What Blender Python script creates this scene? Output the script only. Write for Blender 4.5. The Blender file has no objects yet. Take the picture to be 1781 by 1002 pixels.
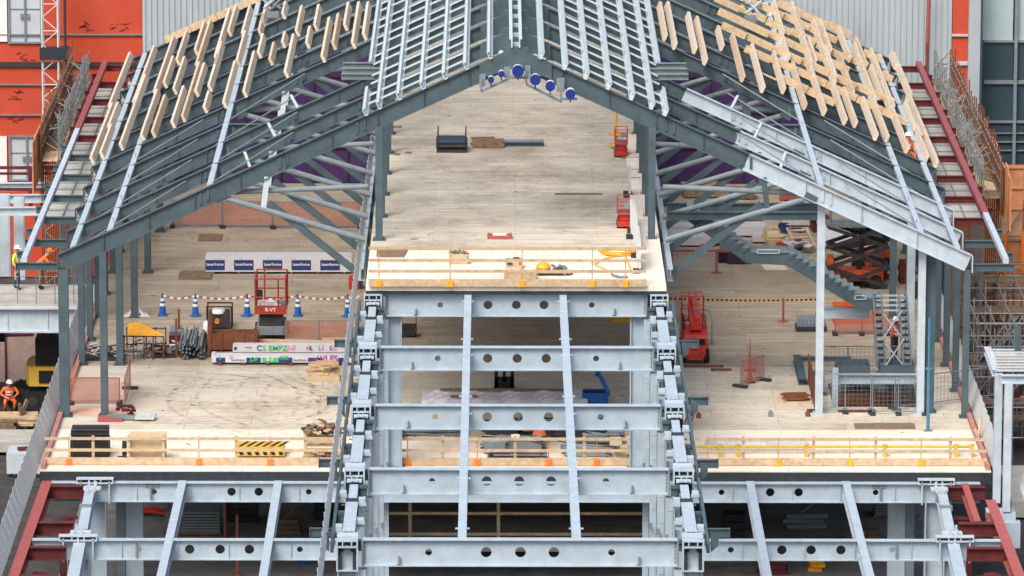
import bpy, bmesh, math, random
import numpy as np
from mathutils import Vector, Matrix
random.seed(7)
S = bpy.context.scene
COL = S.collection
# ------------------------------------------------------------------ camera, sky, sun, exposure
CP = np.array([-0.7397, -208.9074, 46.736]); F = 10177.33
_a, _b, _c = math.radians(11.352), math.radians(.171), math.radians(.107)
_fw = np.array([math.sin(_b)*math.cos(_a), math.cos(_b)*math.cos(_a), -math.sin(_a)])
_r = np.array([math.cos(_b), -math.sin(_b), 0]); _u = np.cross(_r, _fw)
_R, _U = math.cos(_c)*_r+math.sin(_c)*_u, -math.sin(_c)*_r+math.cos(_c)*_u
cam = bpy.data.cameras.new('camera'); co = bpy.data.objects.new('camera', cam); COL.objects.link(co)
co.matrix_world = Matrix(((_R[0], _U[0], -_fw[0], CP[0]), (_R[1], _U[1], -_fw[1], CP[1]), (_R[2], _U[2], -_fw[2], CP[2]), (0, 0, 0, 1)))
cam.sensor_width = 36; cam.lens = 36*F/1781; cam.clip_start = 5; cam.clip_end = 3000
S.camera = co
SUN_EL, SUN_AZ = math.radians(52), math.radians(205)     # azimuth clockwise from +Y: behind and left of the camera
W = bpy.data.worlds.new('World'); S.world = W; W.use_nodes = True
_n = W.node_tree.nodes; _l = W.node_tree.links
_sky = _n.new('ShaderNodeTexSky'); _sky.sky_type = 'NISHITA'; _sky.sun_disc = False
_sky.sun_elevation = SUN_EL; _sky.sun_rotation = SUN_AZ; _sky.dust_density = 6; _sky.air_density = 1.0; _sky.ozone_density = 1.0
_l.new(_sky.outputs[0], _n['Background'].inputs[0]); _n['Background'].inputs[1].default_value = 0.125
_sd = bpy.data.lights.new('sun', 'SUN'); _sd.energy = 1.25; _sd.angle = math.radians(24); _sd.color = (1, .95, .87)
_so = bpy.data.objects.new('sun', _sd); COL.objects.link(_so)
_d = Vector((math.sin(SUN_AZ)*math.cos(SUN_EL), math.cos(SUN_AZ)*math.cos(SUN_EL), math.sin(SUN_EL)))
_so.rotation_euler = _d.to_track_quat('Z', 'Y').to_euler(); _so.location = (-40, -80, 120)
S.view_settings.view_transform = 'Standard'; S.view_settings.look = 'None'
S.view_settings.exposure = 0.68; S.view_settings.gamma = 1

# ------------------------------------------------------------------ helpers
def inv(px, py, X=None, Y=None, Z=None):
    d = _fw+_R*(px-890.5)/F-_U*(py-501)/F
    for k, v in enumerate((X, Y, Z)):
        if v is not None: t = (v-CP[k])/d[k]
    return Vector((CP+t*d).tolist())
def on_roof(px, py, off=0.15):                # point on the roof plane (left or right slope)
    d = _fw+_R*(px-890.5)/F-_U*(py-501)/F
    s = -1 if px < 897 else 1
    # z = RZ - K*s*x + off
    t = (RZ+off-K*s*CP[0]-CP[2])/(d[2]+K*s*d[0])
    return Vector((CP+t*d).tolist())
RZ, K = 13.67, 0.459
def zr(x): return RZ-K*abs(x)
def LD(px, py): return inv(px, py, Z=0)
UZ = 6.58
def UD(px, py): return inv(px, py, Z=UZ)

class MB:
    def __init__(s): s.v = []; s.f = []; s.mi = []
    def face(s, pts, mi=0):
        b = len(s.v); s.v += [tuple(p) for p in pts]; s.f.append(tuple(range(b, b+len(pts)))); s.mi.append(mi)
    def hexa(s, P, mi=0):
        b = len(s.v); s.v += [tuple(p) for p in P]
        for q in ((0, 3, 2, 1), (4, 5, 6, 7), (0, 1, 5, 4), (1, 2, 6, 5), (2, 3, 7, 6), (3, 0, 4, 7)):
            s.f.append(tuple(b+i for i in q)); s.mi.append(mi)
        return s
    def box(s, c, d, rz=0, rx=0, ry=0, mi=0):
        M = Matrix.Rotation(rz, 3, 'Z') @ Matrix.Rotation(ry, 3, 'Y') @ Matrix.Rotation(rx, 3, 'X')
        c = Vector(c); x, y, z = d[0]/2, d[1]/2, d[2]/2
        return s.hexa([c+M @ Vector(p) for p in ((-x, -y, -z), (x, -y, -z), (x, y, -z), (-x, y, -z), (-x, -y, z), (x, -y, z), (x, y, z), (-x, y, z))], mi)
    def base(s, c, d, **k):                     # box standing on c
        return s.box((c[0], c[1], c[2]+d[2]/2), d, **k)
    def bar(s, p, q, w, h, up=(0, 0, 1), mi=0, off=(0, 0)):
        p, q = Vector(p), Vector(q); a = (q-p).normalized(); up = Vector(up)
        sd = a.cross(up)
        if sd.length < 1e-4: sd = a.cross(Vector((0, 1, 0)))
        sd.normalize(); u = sd.cross(a)
        o = sd*off[0]+u*off[1]; p = p+o; q = q+o
        A = [(-1, -1), (1, -1), (1, 1), (-1, 1)]
        P = [p+sd*w/2*i+u*h/2*j for i, j in A]+[q+sd*w/2*i+u*h/2*j for i, j in A]
        return s.hexa([P[k] for k in (0, 1, 2, 3, 4, 5, 6, 7)], mi)
    def ib(s, p, q, w, h, tf=.03, tw=.025, up=(0, 0, 1), mi=0):   # I section; p,q on the top flange's top line
        s.bar(p, q, w, tf, up, mi, (0, -tf/2)); s.bar(p, q, w, tf, up, mi, (0, -h+tf/2))
        s.bar(p, q, tw, h-2*tf, up, mi, (0, -h/2)); return s
    def tube(s, p, q, r, n=8, r2=None, mi=0, cap=True):
        p, q = Vector(p), Vector(q); a = (q-p).normalized(); r2 = r if r2 is None else r2
        x = a.orthogonal().normalized(); y = a.cross(x); b = len(s.v)
        for c, rr in ((p, r), (q, r2)):
            for i in range(n):
                t = 2*math.pi*i/n; s.v.append(tuple(c+x*rr*math.cos(t)+y*rr*math.sin(t)))
        for i in range(n):
            j = (i+1) % n; s.f.append((b+i, b+j, b+n+j, b+n+i)); s.mi.append(mi)
        if cap:
            s.f.append(tuple(b+n-1-i for i in range(n))); s.mi.append(mi)
            s.f.append(tuple(b+n+i for i in range(n))); s.mi.append(mi)
        return s
    def path(s, pts, r, n=6, mi=0):
        for a, b in zip(pts, pts[1:]): s.tube(a, b, r, n, mi=mi)
        return s
    def prism(s, pts, ex, mi=0):
        b = len(s.v); n = len(pts); ex = Vector(ex)
        s.v += [tuple(p) for p in pts]+[tuple(Vector(p)+ex) for p in pts]
        s.f.append(tuple(b+n-1-i for i in range(n))); s.mi.append(mi)
        s.f.append(tuple(b+n+i for i in range(n))); s.mi.append(mi)
        for i in range(n):
            j = (i+1) % n; s.f.append((b+i, b+j, b+n+j, b+n+i)); s.mi.append(mi)
        return s
    def lathe(s, c, prof, n=16, mi=0):          # prof: (r,z) or (r,z,mi)
        b = len(s.v); c = Vector(c)
        for pr in prof:
            for i in range(n):
                t = 2*math.pi*i/n; s.v.append((c.x+pr[0]*math.cos(t), c.y+pr[0]*math.sin(t), c.z+pr[1]))
        for k in range(len(prof)-1):
            for i in range(n):
                j = (i+1) % n; s.f.append((b+k*n+i, b+k*n+j, b+(k+1)*n+j, b+(k+1)*n+i)); s.mi.append(prof[k][2] if len(prof[k]) > 2 else mi)
        return s
    def web(s, x0, x1, z0, z1, y, t, holes, mi=0):   # plate in the XZ plane with round bored holes
        hs = sorted(holes); xs = [x0]; N = 20
        def slab(a, b): s.box(((a+b)/2, y, (z0+z1)/2), (b-a, t, z1-z0), mi=mi)
        cur = x0
        for hx, r in hs:
            m = (z1-z0)/2
            a, b = hx-m, hx+m
            if a > cur: slab(cur, a)
            a = max(a, cur); cz = (z0+z1)/2
            for sy, fl in ((-t/2, 0), (t/2, 1)):
                bi = len(s.v)
                for i in range(N):
                    th = 2*math.pi*(i+.5)/N; c_, s_ = math.cos(th), math.sin(th)
                    s.v.append((hx+r*c_, y+sy, cz+r*s_))
                for i in range(N):
                    th = 2*math.pi*(i+.5)/N; c_, s_ = math.cos(th), math.sin(th)
                    k = 1/max(abs(c_), abs(s_)); ex = c_*k; ez = s_*k
                    s.v.append((hx+(ex*(b-hx) if ex > 0 else ex*(hx-a)), y+sy, cz+ez*m))
                for i in range(N):
                    j = (i+1) % N
                    q = (bi+i, bi+j, bi+N+j, bi+N+i); s.f.append(q if fl else q[::-1]); s.mi.append(mi)
            b0 = len(s.v)-4*N
            for i in range(N):
                j = (i+1) % N; s.f.append((b0+i, b0+j, b0+2*N+j, b0+2*N+i)); s.mi.append(mi)
            cur = b
        if cur < x1: slab(cur, x1)
        return s
    def lo(s):
        a = np.array(s.v); return Vector(((a[:, 0].min()+a[:, 0].max())/2, (a[:, 1].min()+a[:, 1].max())/2, a[:, 2].min()))

def mk(name, mb, mats, origin=(0, 0, 0), smooth=False):
    me = bpy.data.meshes.new(name); o = Vector(origin)
    me.from_pydata([tuple(Vector(v)-o) for v in mb.v], [], mb.f)
    if not isinstance(mats, (list, tuple)): mats = [mats]
    for m in mats: me.materials.append(m)
    me.polygons.foreach_set('material_index', mb.mi)
    bm = bmesh.new(); bm.from_mesh(me); bmesh.ops.recalc_face_normals(bm, faces=bm.faces); bm.to_mesh(me); bm.free()
    if smooth:
        me.polygons.foreach_set('use_smooth', [True]*len(me.polygons))
        me.set_sharp_from_angle(angle=math.radians(40))
    ob = bpy.data.objects.new(name, me); COL.objects.link(ob); return ob
def tag(o, label, cat, group=None):
    o['label'] = label; o['category'] = cat
    if group: o['group'] = group
    return o
def struct(name, mb, mats):
    o = mk(name, mb, mats); o['kind'] = 'structure'; return o
def single(name, mb, mats, label, cat, group=None, smooth=False):
    c = mb.lo(); o = mk(name, mb, mats, c, smooth); o.location = c; return tag(o, label, cat, group)
def thing(name, label, cat, loc=(0, 0, 0), rz=0, group=None):
    o = bpy.data.objects.new(name, None); COL.objects.link(o); o.location = loc; o.rotation_euler = (0, 0, rz); o.empty_display_size = .3
    return tag(o, label, cat, group)
def part(root, name, mb, mats, smooth=False, local=False):     # world-coordinate mesh (or local) parented to root / part
    top = root
    while top.parent: top = top.parent
    o = mk(name, mb, mats, (0, 0, 0) if local else top.location, smooth); o.parent = root; return o
def lpart(root, name, mb, mats, smooth=False): return part(root, name, mb, mats, smooth, True)
def copy_tree(o, parent=None, loc=None, rz=None, label=None):
    c = o.copy(); COL.objects.link(c)
    if parent: c.parent = parent
    if loc is not None: c.location = loc
    if rz is not None: c.rotation_euler = (0, 0, rz)
    if label: c['label'] = label
    for ch in list(o.children): copy_tree(ch, c)
    return c
ORD = ['first', 'second', 'third', 'fourth', 'fifth', 'sixth', 'seventh', 'eighth', 'ninth', 'tenth', 'eleventh', 'twelfth', 'thirteenth', 'fourteenth', 'fifteenth', 'sixteenth', 'seventeenth', 'eighteenth', 'nineteenth', 'twentieth',
       'twenty first', 'twenty second', 'twenty third', 'twenty fourth', 'twenty fifth', 'twenty sixth', 'twenty seventh', 'twenty eighth', 'twenty ninth', 'thirtieth', 'thirty first', 'thirty second', 'thirty third', 'thirty fourth', 'thirty fifth', 'thirty sixth', 'thirty seventh', 'thirty eighth']

# ------------------------------------------------------------------ materials
def mat(name, c, rough=.6, metal=0, var=.18, scale=2.5, stain=None, samt=.25, sscale=.8, stretch=(1, 1, 1), bump=.0, alpha=None, spec=.3, emit=0):
    m = bpy.data.materials.new(name); m.use_nodes = True; nt = m.node_tree; N = nt.nodes; L = nt.links; b = N['Principled BSDF']
    b.inputs['Roughness'].default_value = rough; b.inputs['Metallic'].default_value = metal; b.inputs['Specular IOR Level'].default_value = spec
    g = N.new('ShaderNodeNewGeometry'); mp = N.new('ShaderNodeMapping'); mp.inputs['Scale'].default_value = stretch; L.new(g.outputs['Position'], mp.inputs[0])
    n1 = N.new('ShaderNodeTexNoise'); n1.inputs['Scale'].default_value = scale; n1.inputs['Detail'].default_value = 6; n1.inputs['Roughness'].default_value = .65; L.new(mp.outputs[0], n1.inputs['Vector'])
    r1 = N.new('ShaderNodeMapRange'); r1.inputs[1].default_value = .3; r1.inputs[2].default_value = .7; r1.inputs[3].default_value = 1-var; r1.inputs[4].default_value = 1+var*.7; L.new(n1.outputs[0], r1.inputs[0])
    mx = N.new('ShaderNodeMix'); mx.data_type = 'RGBA'; mx.blend_type = 'MULTIPLY'; mx.inputs[0].default_value = 1; mx.inputs[6].default_value = (*c, 1); L.new(r1.outputs[0], mx.inputs[7])
    out = mx.outputs[2]
    if stain:
        n2 = N.new('ShaderNodeTexNoise'); n2.inputs['Scale'].default_value = sscale; n2.inputs['Detail'].default_value = 8; n2.inputs['Roughness'].default_value = .7; L.new(mp.outputs[0], n2.inputs['Vector'])
        r2 = N.new('ShaderNodeMapRange'); r2.inputs[1].default_value = .5; r2.inputs[2].default_value = .72; r2.inputs[3].default_value = 0; r2.inputs[4].default_value = samt; L.new(n2.outputs[0], r2.inputs[0])
        m2 = N.new('ShaderNodeMix'); m2.data_type = 'RGBA'; L.new(r2.outputs[0], m2.inputs[0]); L.new(out, m2.inputs[6]); m2.inputs[7].default_value = (*stain, 1); out = m2.outputs[2]
    L.new(out, b.inputs['Base Color'])
    if emit:
        pass
    if bump:
        bp = N.new('ShaderNodeBump'); bp.inputs['Strength'].default_value = bump; bp.inputs['Distance'].default_value = .02; L.new(n1.outputs[0], bp.inputs['Height']); L.new(bp.outputs[0], b.inputs['Normal'])
    if alpha is not None:
        b.inputs['Alpha'].default_value = alpha
    return m
def deckmat(name, c1, c2, seam, stain, samt, row=1.0, sheet=4.8, streak=.5):
    m = bpy.data.materials.new(name); m.use_nodes = True; nt = m.node_tree; N = nt.nodes; L = nt.links; b = N['Principled BSDF']; b.inputs['Roughness'].default_value = .75; b.inputs['Specular IOR Level'].default_value = .2
    g = N.new('ShaderNodeNewGeometry')
    br = N.new('ShaderNodeTexBrick'); L.new(g.outputs['Position'], br.inputs['Vector'])
    br.inputs['Color1'].default_value = (*c1, 1); br.inputs['Color2'].default_value = (*c2, 1); br.inputs['Mortar'].default_value = (*seam, 1)
    br.inputs['Scale'].default_value = 1; br.inputs['Brick Width'].default_value = sheet; br.inputs['Row Height'].default_value = row; br.inputs['Mortar Size'].default_value = .011; br.inputs['Mortar Smooth'].default_value = .3; br.inputs['Bias'].default_value = -.1
    def noise(sc, st, det=7, ro=.65):
        mp = N.new('ShaderNodeMapping'); mp.inputs['Scale'].default_value = st; L.new(g.outputs['Position'], mp.inputs[0])
        n = N.new('ShaderNodeTexNoise'); n.inputs['Scale'].default_value = sc; n.inputs['Detail'].default_value = det; n.inputs['Roughness'].default_value = ro; L.new(mp.outputs[0], n.inputs['Vector']); return n.outputs[0]
    def rng(s, a, b_, c, d):
        r = N.new('ShaderNodeMapRange'); L.new(s, r.inputs[0])
        for i, v in enumerate((a, b_, c, d)): r.inputs[i+1].default_value = v
        return r.outputs[0]
    def mix(fac, a, bb, mode='MIX'):
        x = N.new('ShaderNodeMix'); x.data_type = 'RGBA'; x.blend_type = mode
        if isinstance(fac, float): x.inputs[0].default_value = fac
        else: L.new(fac, x.inputs[0])
        for i, v in ((6, a), (7, bb)):
            if isinstance(v, tuple): x.inputs[i].default_value = (*v, 1)
            else: L.new(v, x.inputs[i])
        return x.outputs[2]
    col = mix(1.0, br.outputs['Color'], rng(noise(1.0, (.5, 6, 1)), .3, .7, 1-streak*.45, 1+streak*.3), 'MULTIPLY')
    col = mix(1.0, col, rng(noise(9, (1, 2.5, 1)), .3, .7, .88, 1.1), 'MULTIPLY')
    col = mix(rng(noise(.25, (1, .7, 1), 10, .75), .47, .66, 0, samt), col, stain)
    col = mix(rng(noise(1.1, (.8, .6, 1), 10, .8), .52, .7, 0, samt), col, stain)
    col = mix(rng(noise(6, (.35, 2, 1), 6, .7), .6, .72, 0, samt*.7), col, stain)
    L.new(col, b.inputs['Base Color'])
    bp = N.new('ShaderNodeBump'); bp.inputs['Strength'].default_value = .15; bp.inputs['Distance'].default_value = .02; L.new(noise(6, (1, 3, 1)), bp.inputs['Height']); L.new(bp.outputs[0], b.inputs['Normal'])
    return m
def meshmat(name, c, alpha=.45, sc=16, fill=.25):     # woven safety netting: real little gaps between the strands
    m = mat(name, c, .8); nt = m.node_tree; N = nt.nodes; L = nt.links; b = N['Principled BSDF']
    g = N.new('ShaderNodeNewGeometry'); n = N.new('ShaderNodeTexNoise'); n.inputs['Scale'].default_value = sc; n.inputs['Detail'].default_value = 3; L.new(g.outputs['Position'], n.inputs['Vector'])
    r = N.new('ShaderNodeMapRange'); r.inputs[1].default_value = .35; r.inputs[2].default_value = .65; r.inputs[3].default_value = max(0, alpha-fill); r.inputs[4].default_value = min(1, alpha+fill); L.new(n.outputs[0], r.inputs[0]); L.new(r.outputs[0], b.inputs['Alpha'])
    return m
M = {}
M['dark'] = mat('slate_primer_paint', (.07, .108, .13), .55, .0, .25, 1.7, (.115, .15, .168), .35, .9)
M['light'] = mat('pale_blue_grey_primer_paint', (.40, .495, .575), .5, 0, .14, 2.5, (.29, .35, .41), .45, .9)
M['pale'] = mat('white_grey_primer_paint', (.455, .545, .615), .5, 0, .14, 2.5, (.35, .4, .45), .4, .9)
M['purl'] = mat('galvanised_pale_blue_steel', (.53, .63, .675), .5, .05, .14, 4, (.4, .47, .5), .4, 2)
M['mid'] = mat('mid_grey_steel', (.2, .245, .27), .5, .1, .2, 3, (.3, .34, .36), .3, 1)
M['bolt'] = mat('dark_steel_and_recess_shade', (.035, .045, .055), .6, .2, .3, 5)  # near-black for real dark parts, and for shade painted into box head slots
M['red_ox'] = mat('red_oxide_paint', (.115, .022, .025), .6, 0, .25, 2, (.2, .06, .055), .4, 1)
M['lvl'] = mat('pale_laminated_timber', (.66, .565, .45), .7, 0, .14, 3, (.42, .30, .18), .45, 1.2, (3, .5, 3))
M['lvl_b'] = mat('honey_timber', (.62, .47, .30), .7, 0, .2, 3, (.34, .2, .1), .5, 1.2, (2, 2, 2))
M['boomred'] = mat('bright_red_lift_paint', (.66, .045, .028), .4, 0, .2, 5, (.28, .04, .03), .4, 4, spec=.45)
M['plywood'] = mat('new_plywood', (.6, .46, .29), .7, 0, .15, 4, (.4, .27, .15), .3, 1.5)
M['old_wood'] = mat('weathered_brown_wood', (.22, .155, .1), .8, 0, .35, 5, (.09, .06, .04), .5, 3)
M['rail'] = mat('guard_rail_pine', (.55, .42, .28), .75, 0, .25, 5, (.3, .19, .1), .5, 2)
M['orange'] = mat('orange_wall_membrane', (.50, .072, .036), .7, 0, .1, .8, (.5, .05, .02), .3, .6)
M['orange_p'] = mat('orange_powder_coat', (.75, .2, .03), .5, 0, .12, 4)
M['amber'] = mat('amber_yellow_paint', (.8, .38, .03), .5, 0, .15, 4)
M['yellow'] = mat('yellow_machine_paint', (.62, .42, .06), .45, 0, .15, 3, (.4, .28, .08), .3, 2)
M['red'] = mat('red_machine_paint', (.52, .035, .025), .45, 0, .22, 5, (.2, .04, .03), .5, 4, spec=.4)
M['pinkred'] = mat('faded_red_paint', (.36, .095, .09), .6, 0, .15, 3)
M['scorange'] = mat('orange_machine_paint', (.62, .1, .02), .45, 0, .15, 3)
M['black'] = mat('black_rubber', (.018, .018, .02), .7, 0, .3, 4)
M['charcoal'] = mat('charcoal_steel', (.05, .048, .055), .55, .2, .3, 4)
M['blue'] = mat('cone_blue_plastic', (.02, .12, .42), .45, 0, .12, 4)
M['bluedeep'] = mat('deep_blue_cap', (.012, .035, .22), .45, 0, .2, 6)
M['bluetube'] = mat('blue_prop_paint', (.06, .2, .32), .45, 0, .15, 4)
M['white'] = mat('white_plastic', (.78, .78, .78), .5, 0, .06, 4)
M['wrap'] = mat('white_lilac_plastic_wrap', (.66, .66, .72), .35, 0, .12, 2, (.5, .48, .56), .3, 2, spec=.5)
M['navy'] = mat('navy_print', (.025, .05, .19), .45, 0, .1, 4)
M['grey_p'] = mat('grey_cladding', (.41, .475, .52), .5, .1, .1, .6, (.3, .34, .37), .4, .5, (1, 1, .3))
M['purple'] = mat('purple_membrane', (.066, .029, .135), .6, 0, .25, .8, (.03, .012, .075), .5, .5)
M['concrete'] = mat('pale_concrete', (.42, .41, .38), .85, 0, .2, 1.5, (.24, .23, .21), .4, .7, bump=.2)
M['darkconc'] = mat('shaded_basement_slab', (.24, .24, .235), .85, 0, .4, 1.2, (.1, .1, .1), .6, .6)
M['soil'] = mat('dark_site_ground', (.055, .054, .056), .95, 0, .45, .9, (.12, .11, .1), .5, .35, bump=.5)
M['zinc'] = mat('galvanised_zinc_sheet', (.56, .59, .6), .5, 0, .2, 6, (.38, .4, .41), .4, 3)
M['rust'] = mat('rusty_plate', (.2, .075, .04), .85, 0, .4, 3, (.09, .035, .025), .6, 1.5)
M['redmesh'] = meshmat('orange_red_safety_netting', (.5, .2, .15), .42, 40, .12)
M['tan'] = mat('tan_hessian_and_planks', (.36, .27, .18), .9, 0, .45, 5, (.12, .09, .07), .5, 3)
M['osb'] = mat('orange_stained_plywood', (.60, .255, .12), .75, 0, .3, 1.6, (.36, .13, .05), .6, 1.1)
M['glass'] = mat('blue_grey_glass', (.05, .09, .115), .08, .2, .2, .4, spec=.8)
M['glass_l'] = mat('pale_blue_glass', (.42, .54, .56), .2, 0, .12, .5, spec=.6)  # paler pane colour for the top row of the curtain wall
M['winw'] = mat('pale_window_pane', (.50, .55, .6), .25, 0, .12, .7, spec=.5)
M['skin'] = mat('skin', (.45, .25, .17), .6, 0, .08, 8)
M['hivis'] = mat('hi_vis_orange', (.85, .17, .04), .7, 0, .12, 8)
M['hiyel'] = mat('hi_vis_yellow', (.6, .75, .08), .7, 0, .12, 8)
M['navycloth'] = mat('dark_navy_cloth', (.03, .035, .055), .85, 0, .25, 8)
M['green'] = mat('green_strap', (.1, .3, .16), .7, 0, .3, 6)
M['greenspray'] = mat('green_spray_paint', (.06, .55, .18), .6, 0, .3, 9)
M['magenta'] = mat('magenta_spray_paint', (.5, .05, .3), .6, 0, .3, 9)
M['pinktank'] = mat('pink_tarp', (.7, .2, .35), .6, 0, .2, 4)
M['netgrey'] = meshmat('grey_wire_mesh', (.2, .21, .22), .2, 20, .12)
M['deck_new'] = deckmat('new_pale_deck_boards', (.82, .76, .66), (.76, .69, .59), (.5, .4, .28), (.5, .39, .28), .4, 1.0, 4.8, .25)
M['deck_mid'] = deckmat('pale_deck_boards', (.64, .595, .50), (.565, .52, .43), (.3, .23, .16), (.26, .205, .15), .6, 1.2, 4.8, .5)
M['deck_old'] = deckmat('brown_weathered_deck_boards', (.46, .405, .315), (.37, .32, .245), (.18, .13, .08), (.2, .15, .1), .55, .6, 6.0, .65)
M['deck_up'] = deckmat('pale_worn_upper_deck_boards', (.60, .555, .465), (.53, .485, .395), (.38, .3, .22), (.23, .185, .145), .66, .55, 6.0, .6)
# ------------------------------------------------------------------ ground and decks
m = MB(); m.face([(-400, -260, -4.6), (400, -260, -4.6), (400, 500, -4.6), (-400, 500, -4.6)]); struct('ground', m, M['soil'])
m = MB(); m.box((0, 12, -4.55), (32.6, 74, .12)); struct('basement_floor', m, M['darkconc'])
PX0, PX1, PY0, PY1 = 11.75, 14.95, 1.7, 6.6          # stair pit in the lower deck
m = MB()
def slab(x0, x1, y0, y1, mi, z=0, t=.2): m.box(((x0+x1)/2, (y0+y1)/2, z-t/2), (x1-x0, y1-y0, t), mi=mi)
slab(-16.7, 16.7, -8.75, -2.2, 0)
slab(-16.7, PX0, -2.2, 8.7, 1); slab(PX1, 16.7, -2.2, 8.7, 1); slab(PX0, PX1, -2.2, PY0, 1); slab(PX0, PX1, PY1, 8.7, 1)
slab(-16.7, 16.7, 8.7, 47.5, 2)
m.box((0, -8.775, -.25), (33.4, .05, .42), mi=3)
struct('lower_deck', m, [M['deck_new'], M['deck_mid'], M['deck_old'], M['bolt']])
m = MB()
t = .06
m.box((PX0-t/2-.002, (PY0+PY1)/2, -1.2), (t, PY1-PY0, 2), mi=0); m.box((PX1+t/2+.002, (PY0+PY1)/2, -1.2), (t, PY1-PY0, 2), mi=0)
m.box(((PX0+PX1)/2, PY1+t/2, -1.2), (PX1-PX0, t, 2), mi=0); m.box(((PX0+PX1)/2, PY0-t/2, -1.2), (PX1-PX0, t, 2), mi=0); m.box(((PX0+PX1)/2, (PY0+PY1)/2, -2.2), (PX1-PX0, PY1-PY0, .1), mi=0)
struct('stair_pit', m, [M['rust']])
m = MB()
slab(-5.25, 5.25, -8.62, -2.0, 0, UZ, .16); slab(-5.25, 5.25, -2.0, 47.5, 1, UZ, .16)
m.box((0, -8.6, UZ-.225), (10.5, .05, .12), mi=2)
struct('upper_deck', m, [M['deck_new'], M['deck_up'], M['bolt']])
# pale new edge strip on the right of the upper deck
m = MB()
y = -8.6
while y < 20:
    m.box((4.82+.0, y+2.2, UZ+.03), (.84, 4.36, .05)); y += 4.4
single('edge_boarding', m, M['deck_new'], 'pale new board strip along the right edge of the upper deck', 'boarding')
# tyre marks on the lower deck
mk_t = mat('tyre_mark_dirt', (.2, .16, .12), .9, 0, .3, 6); nt = mk_t.node_tree
_g = nt.nodes.new('ShaderNodeNewGeometry'); _nn = nt.nodes.new('ShaderNodeTexNoise'); _nn.inputs['Scale'].default_value = 3; _nn.inputs['Detail'].default_value = 6; nt.links.new(_g.outputs['Position'], _nn.inputs['Vector'])
_rr = nt.nodes.new('ShaderNodeMapRange'); _rr.inputs[1].default_value = .42; _rr.inputs[2].default_value = .75; _rr.inputs[3].default_value = 0; _rr.inputs[4].default_value = .34; nt.links.new(_nn.outputs[0], _rr.inputs[0]); nt.links.new(_rr.outputs[0], nt.nodes['Principled BSDF'].inputs['Alpha'])
m = MB()
def track(p0, p1, bend, w=.17):
    p0, p1 = LD(*p0), LD(*p1); d = p1-p0; nrm = Vector((-d.y, d.x, 0)).normalized()
    for off in (-.55, .55):
        pts = [p0+d*(i/14)+nrm*(bend*math.sin(math.pi*i/14)+off) for i in range(15)]
        for a, b in zip(pts, pts[1:]):
            n = Vector((-(b-a).y, (b-a).x, 0)).normalized()*w/2; z = Vector((0, 0, .004+.001*random.random()))
            m.face([a-n+z, b-n+z, b+n+z, a+n+z])
for a, b, c in (((300, 650), (560, 745), 3), ((330, 740), (540, 655), -3), ((250, 690), (520, 720), 5), ((350, 655), (490, 760), -2), ((420, 650), (400, 760), 4), ((460, 655), (500, 740), -1), ((300, 700), (470, 650), -4), ((360, 645), (590, 700), 4), ((410, 700), (330, 660), 2)): track(a, b, c)
o = mk('tyre_marks', m, mk_t); o['kind'] = 'stuff'; tag(o, 'brown curling tyre marks on the pale lower left deck', 'tyre marks')

# ------------------------------------------------------------------ buildings behind
bld = thing('clad_building', 'long building at the back with grey ribbed cladding and orange membrane ends', 'building', (0, 50, -4.6))
m = MB()      # grey ribbed cladding
x0, x1, YB = inv(248, 80, Y=48.2).x, inv(1655, 90, Y=48.2).x, 48.2
m.box(((x0+x1)/2, YB+.3, 9), (x1-x0, .3, 13))
x = x0+.1
while x < x1-.1:
    m.box((x, YB+.12, 9), (.07, .06, 13)); x += .26
part(bld, 'ribbed_cladding', m, M['grey_p'])
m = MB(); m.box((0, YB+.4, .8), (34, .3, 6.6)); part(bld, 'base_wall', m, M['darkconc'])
m = MB(); m.box((x0-8.03, YB+.9, 5.5), (16, .4, 20)); part(bld, 'orange_wall', m, M['orange'])
for yy in (112, 148):
    pass
def zz(py, Y, px=100): return inv(px, py, Y=Y).z
YO = YB+.7
m = MB()
for py, w, mi in ((112, .22, 0), (147, .06, 1), (200, .05, 1), (60, .05, 1)):
    m.box((x0-8, YO-.06, zz(py, YO)), (16, .1, w), mi=mi)
part(bld, 'sheet_seam_rail', m, [M['charcoal'], M['mid']])
INK = mat('membrane_print_ink', (.2, .03, .02), .7)
for px, py in ((150, 47), (208, 47), (45, 98), (30, 205), (28, 165)):
    c = inv(px, py, Y=YO); m = MB()
    for k in range(9):
        m.box((c.x+random.uniform(-.35, .35), YO-.003, c.z+random.uniform(-.22, .22)), (random.uniform(.08, .3), .012, random.uniform(.03, .09)), ry=random.uniform(-.5, .5))
    part(bld, 'membrane_print', m, INK)
def window(pxa, pya, pxb, pyb):
    a, b = inv(pxa, pya, Y=YO), inv(pxb, pyb, Y=YO); cx, cz, w, h = (a.x+b.x)/2, (a.z+b.z)/2, b.x-a.x, a.z-b.z
    f = MB(); y = YO-.04
    for dx in (-w/2, 0, w/2): f.box((cx+dx, y, cz), (.08, .12, h+.08))
    for dz in (-h/2, h/2): f.box((cx, y-.004, cz+dz), (w, .12, .08))
    f.box((cx, y+.03, cz+h*.12), (w-.09, .05, .04)); f.box((cx-.14, y-.03, cz-.02), (.12, .06, .22)); f.box((cx+.14, y-.03, cz-.02), (.12, .06, .22))
    wf = part(bld, 'window', f, M['mid'])
    g = MB(); g.box((cx, YO+.01, cz), (w-.05, .03, h-.05)); part(wf, 'pane', g, M['winw'])
window(15, -20, 72, 74); window(17, 237, 77, 313)
m = MB()
for ya, yb in ((-20, 72), (237, 322)):
    a, b = inv(-6, ya, Y=YO), inv(13, yb, Y=YO); m.box(((a.x+b.x)/2, YO-.05, (a.z+b.z)/2), (b.x-a.x, .08, a.z-b.z))
part(bld, 'white_panel', m, M['white'])
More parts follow.
